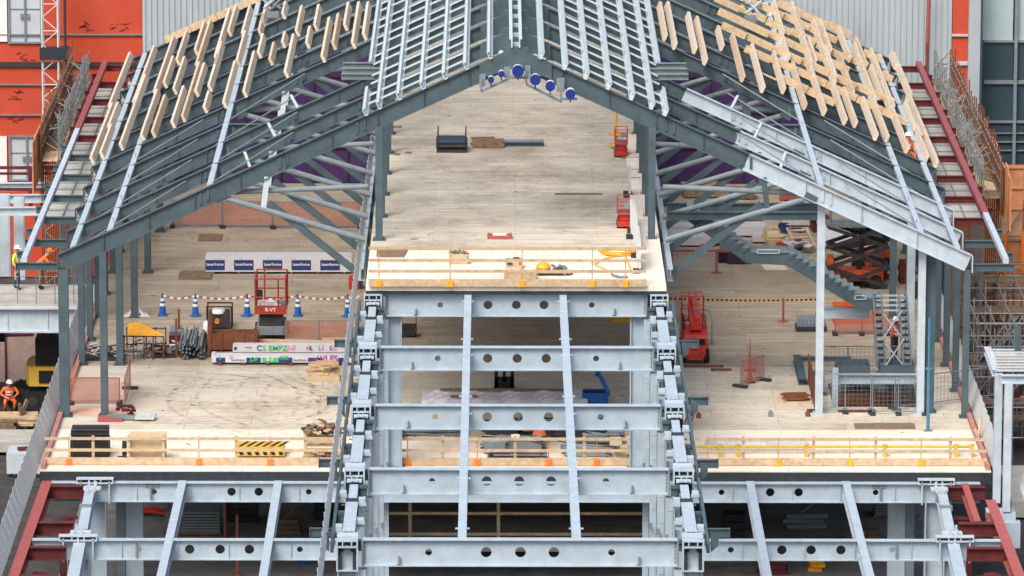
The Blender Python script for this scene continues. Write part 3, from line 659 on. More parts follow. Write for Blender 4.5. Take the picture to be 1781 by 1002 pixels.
# ------------------------------------------------------------------ lower level beams
ZL = -.36; YL = [-8.95, -17.35]
def lx(px, Y): return inv(px, 850, Y=Y).x
HL = {(-1, 0): ((268, .1), (402.8, .15), (450, .15), (537, .1)), (-1, 1): ((241, .09), (329, .16), (382, .16), (433, .16), (521, .1)),
      (1, 0): ((1255, .1), (1339.5, .15), (1389, .15), (1523, .1)), (1, 1): ((1272, .1), (1361, .16), (1412, .16), (1464, .16), (1553, .1))}
for s in (-1, 1):
    for i, Y in enumerate(YL):
        t = thing('floor_beam', f'pale lower floor beam with round holes on the {SIDE[s]} side, {"under the deck edge" if i == 0 else "in front of the deck"}', 'floor beam', (s*11, Y, ZL-.7), 0, 'lower floor beams')
        xa, xb = sorted((s*5.9, s*16.3)); h = .7
        m = MB(); m.box(((xa+xb)/2, Y, ZL-.015), (xb-xa, .3, .03)); m.box(((xa+xb)/2, Y, ZL-h+.015), (xb-xa, .3, .03)); m.web(xa, xb, ZL-h+.03, ZL-.03, Y, .03, [(lx(px, Y), r) for px, r in HL[(s, i)]]); part(t, 'girder', m, M['light'])
        m = MB()
        m.box((s*12.8, Y-.09, ZL-.36), (.06, .12, .45))
        if i == 0: m.box((s*12.75, Y-.03, ZL-.1), (.5, .06, .16))
        part(t, 'lug', m, M['mid'])
        m = MB()
        for x in (7.6, 9.7, 11.4, 13.3): m.box((s*x, Y-.03, ZL-h/2), (.025, .1, h-.06))
        part(t, 'stiffener', m, M['light'])
        # box column
        X = s*14.75
        c = thing('wall_column', f'broad pale column on the {SIDE[s]} side at the {"deck edge" if i == 0 else "front row"}', 'column', (X, Y, -4.5), 0, 'lower wall columns')
        m = MB()
        for sx in (-1, 1): m.box((X+sx*.36, Y+.02, -2.75), (.04, .5, 3.5))
        m.box((X, Y+.1, -2.75), (.7, .03, 3.5)); m.box((X, Y-.1, -2.6), (.68, .3, .04)); part(c, 'shaft', m, M['light'])
        m = MB(); m.box((X, Y-.22, ZL-.3), (.06, .16, .8)); 
        for sx in (-1, 1): m.box((X+sx*.5, Y-.2, ZL-.34), (.05, .14, .8))
        m.box((X, Y-.12, ZL+.0), (1.3, .3, .04)); m.box((X, Y-.12, ZL+.15), (1.3, .3, .04))
        for k in range(4): m.box((X-.62+k*.413, Y-.12, ZL+.075), (.04, .28, .12))
        part(c, 'box_head', m, M['pale'])
        m = MB(); m.box((X, Y-.05, ZL+.075), (1.2, .06, .1)); part(c, 'recess_shade', m, M['bolt'])  # dark block paints the shade in the slot under the cap
    # second inner column
    c = thing('wall_column', f'plain pale column standing under the {SIDE[s]} lower floor beam', 'column', (s*13.6, -7.2, -4.5), 0, 'lower wall columns')
    m = MB(); m.base((s*13.5, -7.2, -4.5), (.62, .4, 3.6)); part(c, 'shaft', m, M['light'])
    m = MB(); m.box((s*13.98, -7.2, -2.7), (.3, .5, 3.6)); part(c, 'side_plate', m, M['mid'])
    for j_, (pa, pb, pc, pd) in enumerate((((320, 833), (278, 1002), 0, 0), ((487, 833), (455, 1002), 0, 0)) if s < 0 else (((1306, 836), (1333, 1002), 0, 0), ((1472, 836), (1512, 1002), 0, 0))):
        p, q = inv(*pa, Z=ZL), inv(*pb, Z=ZL)
        m = MB(); X = (p.x+q.x)/2; m.ib((X, -8.8, ZL+.02), (X, -26, ZL+.02), .28, .5)
        single('secondary_beam', m, M['light'], f'pale secondary beam crossing the {SIDE[s]} lower floor beams, {"outer" if (j_ == 0) == (s < 0) else "inner"} one', 'secondary beam', 'secondary beams of the lower floor')
    # outer tie beams
    t = thing('tie_beam', f'pale bolted tie beam along the {SIDE[s]} side of the lower floor', 'tie beam', (s*14.7, -13, ZL-.5), 0, 'tie beams of the front grid')
    m = MB(); m.ib((s*14.9, -9.2, ZL-.06), (s*14.7, -16.9, ZL-.06), .34, .5); m.ib((s*14.7, -17.6, ZL-.06), (s*14.5, -26, ZL-.06), .4, .5); part(t, 'girder', m, M['light'])
    m = MB()
    for yy in (-9.6, -10.3, -15.9, -16.6): 
        for dx in (-.12, .12): m.box((s*14.8+dx, yy, ZL+.06), (.06, .12, .2))
    m.box((s*14.8, -9.8, ZL-.03), (.6, .5, .05)); m.box((s*14.75, -16.3, ZL-.03), (.7, .5, .05)); part(t, 'lifting_plate', m, M['pale'])
    m = MB(); m.box((s*14.85, -12.4, ZL-.08), (.42, .3, .14)); part(t, 'splice', m, M['mid'])
m = MB(); m.ib((-5.9, YL[0], ZL), (5.9, YL[0], ZL), .3, .7)
single('floor_beam', m, M['light'], 'plain pale lower floor beam under the middle of the deck edge', 'floor beam', 'lower floor beams')
# red side steelwork
for s in (-1, 1):
    t = thing('red_side_frame', f'red oxide steel side frame at the {SIDE[s]} front corner', 'steel frame', (s*16.2, -15, -2.5), 0, 'red side frames')
    xo = 16.45
    m = MB(); m.ib((s*xo, -8.6 if s < 0 else -11.5, ZL), (s*(xo+.1), -27, ZL), .36, .5); part(t, 'long_beam', m, M['pinkred'])
    if s > 0: m = MB(); m.ib((15.75, -8.9, ZL), (15.75, -14.6, ZL), .24, .4); part(t, 'inner_beam', m, M['pinkred'])
    for Y in (-9.3, -14.7, -18.2, -22.2):
        m = MB(); m.ib((s*15.1, Y, ZL-.05), (s*xo, Y, ZL-.05), .3, .45); part(t, 'cross_beam', m, M['red_ox'])
    for x, Y in ((15.6, -13), (15.9, -19), (15.5, -11)):
        m = MB(); m.base((s*x, Y, -4.5), (.24, .24, 3.4)); m.box((s*x, Y, -1.15), (.55, .3, .06)); part(t, 'post', m, M['red_ox'])

# ------------------------------------------------------------------ leaning zinc edge sheets
def lean_sheet(label, x, y0, y1, z0, out, up, s, slope=0):
    m = MB(); n = int((y1-y0)/.3); pts = []
    for k in range(n+1):
        y = y0+(y1-y0)*k/n; w = .035 if k % 2 else -.035; jit = .02*math.sin(k*1.7)
        pts.append((Vector((x+slope*k/n, y, z0+w)), Vector((x+slope*k/n+s*(out+jit), y, z0+up+w+(.05 if k % 4 == 0 else 0)))))
    for a, b in zip(pts, pts[1:]):
        m.face([a[0], b[0], b[1], a[1]]); tk = Vector((s*.012, 0, -.012)); m.face([a[0]+tk, a[1]+tk, b[1]+tk, b[0]+tk]); m.face([a[1], b[1], b[1]+tk, a[1]+tk])
    t = thing('edge_sheet', label, 'edge sheet', (x, (y0+y1)/2, z0), 0, 'leaning zinc edge sheets')
    part(t, 'corrugated_sheet', m, M['zinc'])
    m = MB()
    y = y0+.5
    while y < y1: m.bar((x, y, z0-.05), (x+s*(out+.05), y, z0+up*.5), .04, .04); y += 2.4
    part(t, 'bracket', m, M['mid'])
lean_sheet('long zinc corrugated sheet leaning out from the left deck edge', -16.75, -30, 20, .1, .34, .8, -1)
lean_sheet('zinc corrugated sheet leaning out from the right deck edge', 16.75, -8.6, 20, .1, .26, .75, 1)
lean_sheet('zinc corrugated sheet at the bottom right corner below the gantry', 17.6, -26, -9, -.3, .5, .9, 1)
lean_sheet('narrow zinc strip along the left side of the upper level wall', -5.6, -50, 24, 6.15, .12, .3, -1)
KB = mat('faded_pink_board', (.42, .2, .17), .7)
for s, x0_, y0_, y1_ in ((-1, 16.6, -8.6, 22), (1, 16.6, -8.6, 22)):
    m = MB(); m.box((s*x0_, (y0_+y1_)/2, .1), (.16, y1_-y0_, .18)); single('kick_board', m, KB, f'faded red kick board along the {SIDE[s]} deck edge', 'kick board', 'kick boards')

# ------------------------------------------------------------------ timber guard rails on deck edges
def guard(name_label, xa, xb, Y, zb, zs, posts, clamp, tall, post_mat, grp='timber guard rails'):
    t = thing('guard_rail', name_label, 'guard rail', ((xa+xb)/2, Y, zb), 0, grp)
    for z in zs:
        m = MB(); x = xa
        while x < xb-.1:
            x2 = min(xb, x+4.8); m.box(((x+x2)/2, Y+random.uniform(-.01, .01), zb+z), (x2-x-.01, .05, .1)); x = x2
        part(t, 'rail', m, M['rail'])
    m = MB(); x = xa
    while x < xb-.1:
        x2 = min(xb, x+3.6); m.box(((x+x2)/2, Y-.03, zb+.15), (x2-x-.01, .05, .26)); x = x2
    part(t, 'toe_board', m, M['rail'])
    for x in posts:
        m = MB(); m.base((x, Y+.06, zb), (.1, .06, tall)); part(t, 'post', m, M['rail'])
    for x in clamp:
        m = MB(); m.tube((x, Y+.05, zb), (x, Y+.05, zb+tall), .018, 6, mi=0); m.base((x, Y-.07, zb+.02), (.19, .1, .22), mi=0); m.box((x, Y+.1, zb+.02), (.3, .35, .03), mi=0); part(t, 'clamp_post', m, post_mat)
    return t
def xs_on(pxs, Y, z=0, py=800): return [inv(p, py, Y=Y).x for p in pxs]
zt = [inv(300, py, Y=-7.9).z for py in (763, 783)]
guard('pine guard rail along the front edge of the lower left deck', -16.6, -6.1, -7.9, 0, zt, xs_on((162, 224, 284, 411, 531), -7.9), xs_on((120, 346, 470), -7.9), 1.05, M['orange_p'])
guard('pine guard rail along the lower deck edge behind the middle columns', -4.75, 4.75, -7.9, 0, zt, xs_on((671, 770, 896, 1016), -7.9), xs_on((709, 830, 954, 1038), -7.9), 1.05, M['orange_p'])
guard('pine guard rail along the front edge of the lower right deck', 6.1, 16.6, -7.9, 0, zt, xs_on((1293, 1415, 1523, 1653), -7.9), xs_on((1231, 1354, 1478, 1602), -7.9), 1.05, M['amber'])
zt = [inv(900, py, Y=-8.7).z-UZ for py in (432, 453, 472)]
guard('pine guard rail along the front edge of the upper deck', -5.15, 4.55, -8.7, UZ, zt, [], [inv(p, 490, Y=-8.7).x for p in (659, 783, 908, 1030, 1088)], 1.4, M['amber'])
# rail down in the dark basement
t = thing('guard_rail', 'pine guard rail in the dark basement under the middle deck', 'guard rail', (0, -6.5, -4.5), 0, 'timber guard rails')
for z in (inv(900, 893, Y=-6.5).z, inv(900, 929, Y=-6.5).z): m = MB(); m.box((0, -6.5, z), (9, .05, .1)); part(t, 'rail', m, M['rail'])
for px in (713, 867): m = MB(); m.base((inv(px, 900, Y=-6.5).x, -6.44, -3.1), (.12, .06, 1.9)); part(t, 'post', m, M['rail'])
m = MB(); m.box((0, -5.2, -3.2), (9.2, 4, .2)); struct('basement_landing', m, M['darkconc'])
# ------------------------------------------------------------------ text helper
def text_mesh(root, name, s, loc, size, mt, rx=math.pi/2, rz=0, ext=.004):
    cu = bpy.data.curves.new(name, 'FONT'); cu.body = s; cu.size = size; cu.align_x = 'CENTER'; cu.align_y = 'CENTER'; cu.extrude = ext; cu.offset = size*.018
    tmp = bpy.data.objects.new(name, cu); COL.objects.link(tmp)
    dg = bpy.context.evaluated_depsgraph_get(); me = bpy.data.meshes.new_from_object(tmp.evaluated_get(dg)); bpy.data.objects.remove(tmp)
    me.materials.clear(); me.materials.append(mt)
    me.transform(Matrix.Translation(loc) @ Matrix.Rotation(rz, 4, 'Z') @ Matrix.Rotation(rx, 4, 'X'))
    o = bpy.data.objects.new(name, me); COL.objects.link(o); o.parent = root; return o

# ------------------------------------------------------------------ people
def person(label, loc, rz, J, top, legs, helmet, extra=None, vest=None):
    """J: joint positions; one skinned body, helmet as a child"""
    t = bpy.data.meshes.new('person'); names = list(J); V = [J[n][:3] for n in names]; ix = {n: i for i, n in enumerate(names)}
    E_ = [('pelvis', 'waist'), ('waist', 'chest'), ('chest', 'neck'), ('neck', 'head'), ('head', 'crown')]
    for s in 'lr': E_ += [('chest', 'sh'+s), ('sh'+s, 'el'+s), ('el'+s, 'wr'+s), ('wr'+s, 'ha'+s), ('pelvis', 'hip'+s), ('hip'+s, 'kn'+s), ('kn'+s, 'an'+s), ('an'+s, 'to'+s)]
    fv = []
    for s in 'lr':            # fingers and thumb
        h, w = Vector(J['ha'+s][:3]), Vector(J['wr'+s][:3]); d = (h-w).normalized(); sd = d.cross(Vector((0, 1, .3))).normalized()
        for k, (o, ln) in enumerate(((-.03, .075), (-.01, .085), (.012, .08), (.032, .065))):
            a = h+sd*o; V.append(tuple(a+d*.02)); V.append(tuple(a+d*ln*.6)); V.append(tuple(a+d*ln+Vector((0, -.015, -.01)))); n = len(V); E_ += [('ha'+s, n-3), (n-3, n-2), (n-2, n-1)]; fv += [n-3, n-2, n-1]
        a = w+(h-w)*.5; V.append(tuple(a-sd*.05+d*.03)); n = len(V); E_.append(('ha'+s, n-1)); fv.append(n-1)
    ed = [(ix[a] if isinstance(a, str) else a, ix[b] if isinstance(b, str) else b) for a, b in E_]
    t.from_pydata(V, ed, []); o = bpy.data.objects.new('person', t); COL.objects.link(o)
    md = o.modifiers.new('s', 'SKIN'); o.modifiers.new('d', 'SUBSURF').levels = 1
    R_ = {'pelvis': .15, 'waist': .145, 'chest': .16, 'neck': .06, 'head': .095, 'crown': .08, 'sh': .075, 'el': .055, 'wr': .035, 'ha': .035, 'hip': .105, 'kn': .075, 'an': .055, 'to': .05}
    sv = t.skin_vertices[0].data
    for i in range(len(V)):
        r = .011 if i in fv else R_.get(names[i], R_.get(names[i][:-1], .05)); sv[i].radius = (r, r); sv[i].use_root = (i == ix['pelvis'])
    dg = bpy.context.evaluated_depsgraph_get(); me = bpy.data.meshes.new_from_object(o.evaluated_get(dg)); bpy.data.objects.remove(o); me.name = 'person'
    me.materials.clear()
    for m_ in (M['skin'], top, legs, M['black'], vest or top): me.materials.append(m_)
    hd, nk = Vector(J['head'][:3]), Vector(J['neck'][:3])
    for p in me.polygons:
        c = p.center; best = min(names, key=lambda n: (Vector(J[n][:3])-c).length); b = best[:2]
        p.material_index = 0 if (best in ('head', 'crown', 'neck') or b in ('ha', 'wr')) else (2 if (b in ('hi', 'kn') or best == 'pelvis') else (3 if b in ('an', 'to') else (4 if best in ('chest', 'waist') else 1)))
        if b == 'an' and c.z > J['an'+best[-1]][2]+.1: p.material_index = 2
        p.use_smooth = True
    ob = bpy.data.objects.new('person', me); COL.objects.link(ob); ob.location = loc; ob.rotation_euler = (0, 0, rz); tag(ob, label, 'person')
    up = (hd-nk).normalized(); c = hd+up*.06
    m = MB(); m.lathe((c.x, c.y, c.z), [(.135, .0), (.15, .005), (.15, .02), (.13, .025), (.125, .07), (.1, .115), (.05, .14), (.001, .145)], 14); m.box((c.x, c.y-.14, c.z+.008), (.16, .1, .015))
    lpart(ob, 'hard_hat', m, helmet, True)
    m = MB()                 # face: nose, brow and eyes
    f = hd+Vector((0, -.1, -.0)); m.box(f+Vector((0, -.01, -.02)), (.025, .03, .045), mi=0)
    for s in (-1, 1): m.box(f+Vector((s*.035, .0, .01)), (.022, .012, .014), mi=1); m.box(hd+Vector((s*.1, 0, -.01)), (.02, .04, .06), mi=0)
    m.box(f+Vector((0, .0, -.065)), (.05, .01, .012), mi=1); lpart(ob, 'face', m, [M['skin'], M['navycloth']])
    if vest:
        m = MB(); ch, wa = Vector(J['chest'][:3]), Vector(J['waist'][:3])
        for k in (.2, .75): q = wa+(ch-wa)*k; m.lathe((q.x, q.y, q.z-.02), [(.172, 0), (.176, .0), (.176, .04), (.172, .04)], 14)
        lpart(ob, 'reflective_band', m, M['white'])
    return ob
def stand(**k):
    J = dict(pelvis=(0, 0, .95), waist=(0, 0, 1.1), chest=(0, 0, 1.34), neck=(0, -.01, 1.5), head=(0, -.03, 1.62), crown=(0, -.03, 1.72),
             shl=(-.2, 0, 1.42), ell=(-.25, .02, 1.15), wrl=(-.24, -.08, .92), hal=(-.24, -.1, .84), shr=(.2, 0, 1.42), elr=(.25, .02, 1.15), wrr=(.24, -.08, .92), har=(.24, -.1, .84),
             hipl=(-.1, 0, .9), knl=(-.11, -.02, .5), anl=(-.12, .03, .09), tol=(-.13, -.14, .05), hipr=(.1, 0, .9), knr=(.11, -.02, .5), anr=(.12, .03, .09), tor=(.13, -.14, .05))
    J.update(k); return J
p = LD(1555, 630)
person('worker in orange vest and dark trousers with white hard hat behind the stair tower', p, .9, stand(wrl=(-.2, -.32, 1.12), hal=(-.16, -.4, 1.13), ell=(-.27, -.1, 1.14), wrr=(.18, -.32, 1.1), har=(.14, -.4, 1.1), elr=(.27, -.08, 1.13), head=(0, -.05, 1.6), crown=(0, -.06, 1.7)), M['pinkred'], M['navycloth'], M['white'], vest=M['hivis'])

# ------------------------------------------------------------------ upper deck objects
def bundle(m, c, L, r, rows, cols, axis=0, mi=0, jit=.0, n=6):
    for a in range(rows):
        for b in range(cols):
            o = Vector((0, (b-(cols-1)/2)*2*r, r+a*1.9*r)) if axis == 0 else Vector(((b-(cols-1)/2)*2*r, 0, r+a*1.9*r))
            d = Vector((L/2, 0, 0)) if axis == 0 else Vector((0, L/2, 0)); j = Vector((random.uniform(-jit, jit), random.uniform(-jit, jit), 0))
            m.tube(Vector(c)+o-d+j, Vector(c)+o+d+j, r, n, mi=mi)
def P3(px, py, z): return inv(px, py, Z=z)
c = UD(786, 261); px2 = .0225
STILL = (M['charcoal'], mat('blue_black_pipe', (.03, .055, .085), .5))
t = thing('pipe_stillage', 'low stillage of blue black pipes on the pale upper deck', 'stillage', c, 0)
m = MB(); m.base((-.0, 0, 0), (1.2, 1.3, .12)); 
for x in (-.55, .55):
    for y in (-.6, .6): m.base((x, y, .1), (.05, .05, .75))
    m.base((x, 0, .1), (.06, 1.3, .08))
lpart(t, 'rack', m, M['charcoal'])
for k in range(2):
    m = MB()
    for b in range(6): m.tube((-.62+.04*(b % 2), -.5+b*.2, .24+k*.17), (.62-.05*(b % 3), -.5+b*.2, .24+k*.17), .095, 8)
    lpart(t, 'pipe_layer', m, STILL[k])
c = UD(848, 254)
t = thing('timber_pile', 'brown pile of offcut timber between pipe stillage and loose beam', 'timber pile', c)
m = MB()
for k in range(34): m.box((random.uniform(-.2, .2), random.uniform(-.5, .5), .06+.42*random.random()*abs(1-.4)), (random.uniform(.6, 1.15), .1, .06), rz=random.uniform(-.12, .12), mi=random.choice((0, 0, 1)))
lpart(t, 'offcuts', m, [M['old_wood'], M['lvl_b']])
m = MB(); m.base((0, -.55, 0), (1.2, .1, .35)); lpart(t, 'bearer', m, M['old_wood'])
a, b = UD(876, 254), UD(946, 254)
m = MB(); m.ib(a+Vector((0, 0, .22)), b+Vector((0, 0, .22)), .5, .22); single('loose_beam', m, M['mid'], 'loose grey steel beam lying on the upper deck', 'beam')
def mini_lift(px, py, label, h=.75):
    c = UD(px, py); t = thing('compact_lift', label, 'lift', c, 0, 'compact red lifts')
    m = MB(); m.base((0, 0, .08), (.5, .9, .2)); m.base((0, -.2, .3), (.36, .3, .2)); lpart(t, 'chassis', m, M['red'])
    for s in (-1, 1):
        for y in (-.32, .32):
            m = MB(); m.tube((s*.2, y, .1), (s*.27, y, .1), .1, 12); lpart(t, 'wheel', m, M['black'])
    m = MB()
    for k in range(3):
        for s in (-1, 1): m.bar((s*.2, -.35, .3+k*.07), (s*.2, .35, .36+k*.07), .03, .05); m.bar((s*.2, .35, .3+k*.07), (s*.2, -.35, .36+k*.07), .03, .05)
    lpart(t, 'scissor_arms', m, M['charcoal'])
    m = MB(); m.box((0, 0, .55), (.52, .9, .06)); lpart(t, 'platform', m, M['pinkred'])
    m = MB()
    for s in (-1, 1):
        for y in (-.42, .42): m.tube((s*.24, y, .55), (s*.24, y, h+.35), .02, 6)
        for z in (h+.1, h+.35): m.tube((s*.24, -.42, z), (s*.24, .42, z), .018, 6)
    for y in (-.42, .42):
        for z in (h+.1, h+.35): m.tube((-.24, y, z), (.24, y, z), .018, 6)
    lpart(t, 'guard_frame', m, M['red'])
    m = MB(); m.box((.1, -.44, h+.15), (.18, .08, .2)); lpart(t, 'control_box', m, M['mid'])
mini_lift(1080, 271, 'compact red lift farther back on the right of the upper deck beside a yellow stand')
mini_lift(1085, 394, 'compact red lift nearer the front on the right of the upper deck')
c = UD(1072, 258)
t = thing('yellow_stand', 'slim yellow pole stand with two round discs behind the back red lift', 'stand', c)
m = MB(); m.tube((0, 0, 0), (0, 0, 1.75), .045, 8); lpart(t, 'pole', m, M['amber'])
for z in (.14, .55): m = MB(); m.tube((-.02, 0, z), (-.02, 0, z+.05), .27, 16); lpart(t, 'disc', m, M['amber'])
c = UD(869, 414); m = MB(); m.base(c, (.9, .55, .12)); m.base(c+Vector((0, 0, .12)), (.5, .3, .03), mi=1); m.base(c+Vector((-.4, 0, .12)), (.05, .5, .04)); m.base(c+Vector((.4, 0, .12)), (.05, .5, .04))
single('red_board', m, [M['pinkred'], M['white']], 'flat faded red board with a white patch on the upper deck', 'board')
p, q = UD(655, 448), UD(708, 432); m = MB(); z = Vector((0, 0, .02)); m.prism([UD(655, 448)+z*.2, UD(703, 448)+z*.2, UD(711, 433)+z*.2, UD(655, 433)+z*.2], (0, 0, .018)); single('brown_sheet', m, M['old_wood'], 'brown plywood sheet on the front left of the upper deck', 'plywood sheet')
c = UD(798, 457)
t = thing('strap_crate', 'small wooden crate heaped with green straps behind the upper guard rail', 'crate', c)
m = MB()
for k in range(3): m.base((0, -.3, .03+k*.12), (.62, .03, .1)); m.base((0, .3, .03+k*.12), (.62, .03, .1)); m.base((-.31, 0, .03+k*.12), (.03, .6, .1)); m.base((.31, 0, .03+k*.12), (.03, .6, .1))
m.base((0, 0, 0), (.62, .62, .04)); lpart(t, 'slats', m, M['rail'])
m = MB()
for k in range(26): a = Vector((random.uniform(-.28, .35), random.uniform(-.25, .25), .32+random.uniform(0, .12))); m.bar(a, a+Vector((random.uniform(-.2, .2), random.uniform(-.2, .2), random.uniform(-.12, .1))), .06, .03, mi=random.choice((0, 0, 0, 1)))
lpart(t, 'straps', m, [M['green'], M['old_wood']])
def open_crate(px, py, w, d, h, label, cont):
    c = UD(px, py); t = thing('tool_crate', label, 'crate', c, 0, 'tool crates on the upper deck')
    m = MB()
    for s in (-1, 1): m.base((0, s*d/2, 0), (w, .04, h)); m.base((s*w/2, 0, 0), (.04, d-.05, h))
    m.base((0, 0, 0), (w-.05, d-.05, .05)); lpart(t, 'box', m, M['rail'])
    m = MB()
    for k in range(16): m.box((random.uniform(-w*.4, w*.4), random.uniform(-d*.4, d*.4), h*.6+random.uniform(0, .12)), (random.uniform(.08, .3), random.uniform(.06, .2), random.uniform(.06, .14)), rz=random.random()*3, mi=random.choice(cont))
    lpart(t, 'tools', m, [M['charcoal'], M['rust'], M['orange_p'], M['mid']])
open_crate(894, 466, .55, .5, .3, 'smaller open tool crate standing behind the long one on the upper deck', (0, 0, 1))
open_crate(905, 487, 1.1, .6, .3, 'long open crate full of dark tools at the upper guard rail', (0, 0, 1, 3))
c = UD(960, 478)
t = thing('timber_trolley', 'low wooden trolley with an orange bag and grey fittings on the upper deck', 'trolley', c)
m = MB(); m.base((0, 0, .08), (1.25, .5, .06)); m.base((-.5, 0, 0), (.1, .5, .08)); m.base((.45, 0, 0), (.1, .5, .08)); m.box((.6, -.1, .06), (.3, .06, .06), rz=.4); lpart(t, 'deck', m, M['old_wood'])
m = MB(); m.lathe((-.3, .1, .14), [(.02, .0), (.24, .02), (.27, .12), (.2, .24), (.08, .3), (.001, .31)], 10); m.tube((-.3, .1, .4), (-.12, .12, .3), .05); lpart(t, 'orange_bag', m, M['amber'], True)
m = MB()
for k in range(18): a = Vector((random.uniform(.0, .5), random.uniform(-.1, .25), .18+random.uniform(0, .12))); m.tube(a, a+Vector((random.uniform(-.12, .12), random.uniform(-.1, .1), random.uniform(-.05, .05))), .05, 6)
lpart(t, 'fittings', m, M['mid'])
m = MB(); cc = UD(1075, 440)
pts = []
for k in range(64):
    th = k*.5; r = .62+.08*math.sin(k*1.3); pts.append(cc+Vector((r*math.cos(th), r*.95*math.sin(th)+.2*math.sin(k*.3), .03+.001*k)))
pts += [UD(1050, 452)+Vector((0, 0, .03)), UD(1034, 461)+Vector((0, 0, .03)), UD(1060, 474)+Vector((0, 0, .03)), UD(1066, 481)+Vector((0, 0, .03))]
m.path(pts, .028, 6); m.path([UD(1088, 445)+Vector((0, 0, .03)), UD(1094, 462)+Vector((0, 0, .03)), UD(1099, 476)+Vector((0, 0, .03))], .028, 6)
single('yellow_hose', m, M['amber'], 'coiled yellow hose at the right front of the upper deck', 'hose')
m = MB(); m.path([UD(1064, 480)+Vector((0, 0, .05)), UD(1075, 484)+Vector((0, 0, .05)), UD(1092, 484)+Vector((0, 0, .05))], .05, 6); single('grey_cable', m, M['mid'], 'short grey cable end lying by the yellow hose', 'cable')
for k, (px, ya, yb) in enumerate(((1096, 287, 344), (1101, 340, 416), (1107, 352, 440), (1113, 395, 476))):
    a, b = UD(px, yb), UD(px-2, ya+52); t = thing('edge_barrier', f'upright grey barrier panel along the right side of the upper deck, {ORD[k]} from the back', 'barrier', a, 0, 'edge barriers on the upper deck')
    L = (b-a).length; m = MB()
    m.box(a+Vector((0, L/2, .6)), (.07, L, 1.1))
    for q in range(5): m.box(a+Vector((-.05, L*(q+.5)/5, .6)), (.04, .06, 1.12))
    part(t, 'panel', m, M['zinc']); m = MB(); m.base(a+Vector((-.08, .1, 0)), (.34, .25, .16)); m.base(a+Vector((-.08, L-.1, 0)), (.34, .25, .16)); part(t, 'foot', m, M['bolt'])
m = MB(); a = UD(1111, 330); m.base(a, (.13, .8, 2.2)); m.base(a+Vector((.1, 0, .2)), (.09, .5, 1.6)); single('yellow_panel', m, M['amber'], 'amber yellow upright panel behind the right upper deck columns', 'panel') if False else None
c = inv(1146, 318, X=5.15); t = thing('yellow_ladder', 'amber yellow upright ladder on the right edge of the upper deck behind the column', 'ladder', (5.3, 12, UZ))
m = MB()
for y in (11.8, 12.3): m.bar((5.3, y, UZ), (5.3, y, UZ+1.7), .14, .07, up=(0, 1, 0))
for k in range(6): m.tube((5.3, 11.8, UZ+.2+k*.26), (5.3, 12.3, UZ+.2+k*.26), .025, 6)
part(t, 'frame', m, M['amber'])
for k, (px, py, w) in enumerate(((1100, 276, .9), (1103, 297, .5), (1104, 312, .45), (1006, 339, 1.8), (690, 222, .35), (690, 270, .2), (710, 267, .25))):
    c = UD(px, py); m = MB(); m.base(c, (w, .1, .07)); m.base(c+Vector((.05, .14, 0)), (w*.8, .08, .05)); single('loose_plank', m, M['old_wood'], ('brown plank on the upper deck by the back red lift', 'short brown plank on the upper deck below the back lift', 'shortest brown plank above the front red lift', 'long thin brown plank across the middle of the upper deck', 'small brown block at the left column of the upper deck', 'tiny offcut on the left of the upper deck', 'small wood chip left of the pipe stillage')[k], 'plank', 'loose planks on the upper deck')
# ------------------------------------------------------------------ lower left deck
def cone_proto(label, loc):
    t = thing('traffic_cone', label, 'cone', loc, 0, 'blue traffic cones')
    m = MB(); m.base((0, 0, 0), (.38, .38, .04)); m.lathe((0, 0, .04), [(.15, 0), (.135, .06), (.12, .32), (.105, .4), (.075, .62), (.05, .72), (.001, .73)], 16); lpart(t, 'body', m, M['blue'])
    for z, r in ((.4, .108), (.6, .086)): m = MB(); m.lathe((0, 0, z), [(r+.008, 0), (r-.006, .11)], 16); lpart(t, 'white_band', m, M['white'])
    m = MB(); m.tube((0, 0, .72), (0, 0, .9), .035, 8); lpart(t, 'chain_holder', m, M['navy'])
    return t
cl = [(283, 549, 'first'), (340, 550, 'second'), (430, 550, 'third'), (518, 550, 'fourth'), (605, 551, 'fifth')]
c0 = None
for px, py, o_ in cl:
    lab = f'blue traffic cone with white bands holding the warning tape, {o_} from the left'
    c0 = cone_proto(lab, LD(px, py)) if c0 is None else (copy_tree(c0, None, LD(px, py), random.random(), lab), c0)[1]
copy_tree(c0, None, LD(691, 580), .3, 'blue traffic cone beyond its twin by the left wall column under the upper deck'); copy_tree(c0, None, LD(684, 602), .8, 'nearer blue traffic cone beside the left wall column under the upper deck')
# tape between cones
m = MB(); pts = [LD(px, py)+Vector((0, 0, .82)) for px, py, _ in cl]; pts.append(LD(625, 551)+Vector((0, 0, .85)))
for a, b in zip(pts, pts[1:]):
    n = max(2, int((b-a).length/.14))
    for k in range(n):
        f = lambda q: a+(b-a)*q+Vector((0, 0, -.12*math.sin(math.pi*q)))
        m.bar(f(k/n), f((k+1)/n), .012, .075, mi=k % 2)
single('warning_tape', m, [M['white'], M['pinkred']], 'red and white warning tape hung between the blue cones', 'tape')
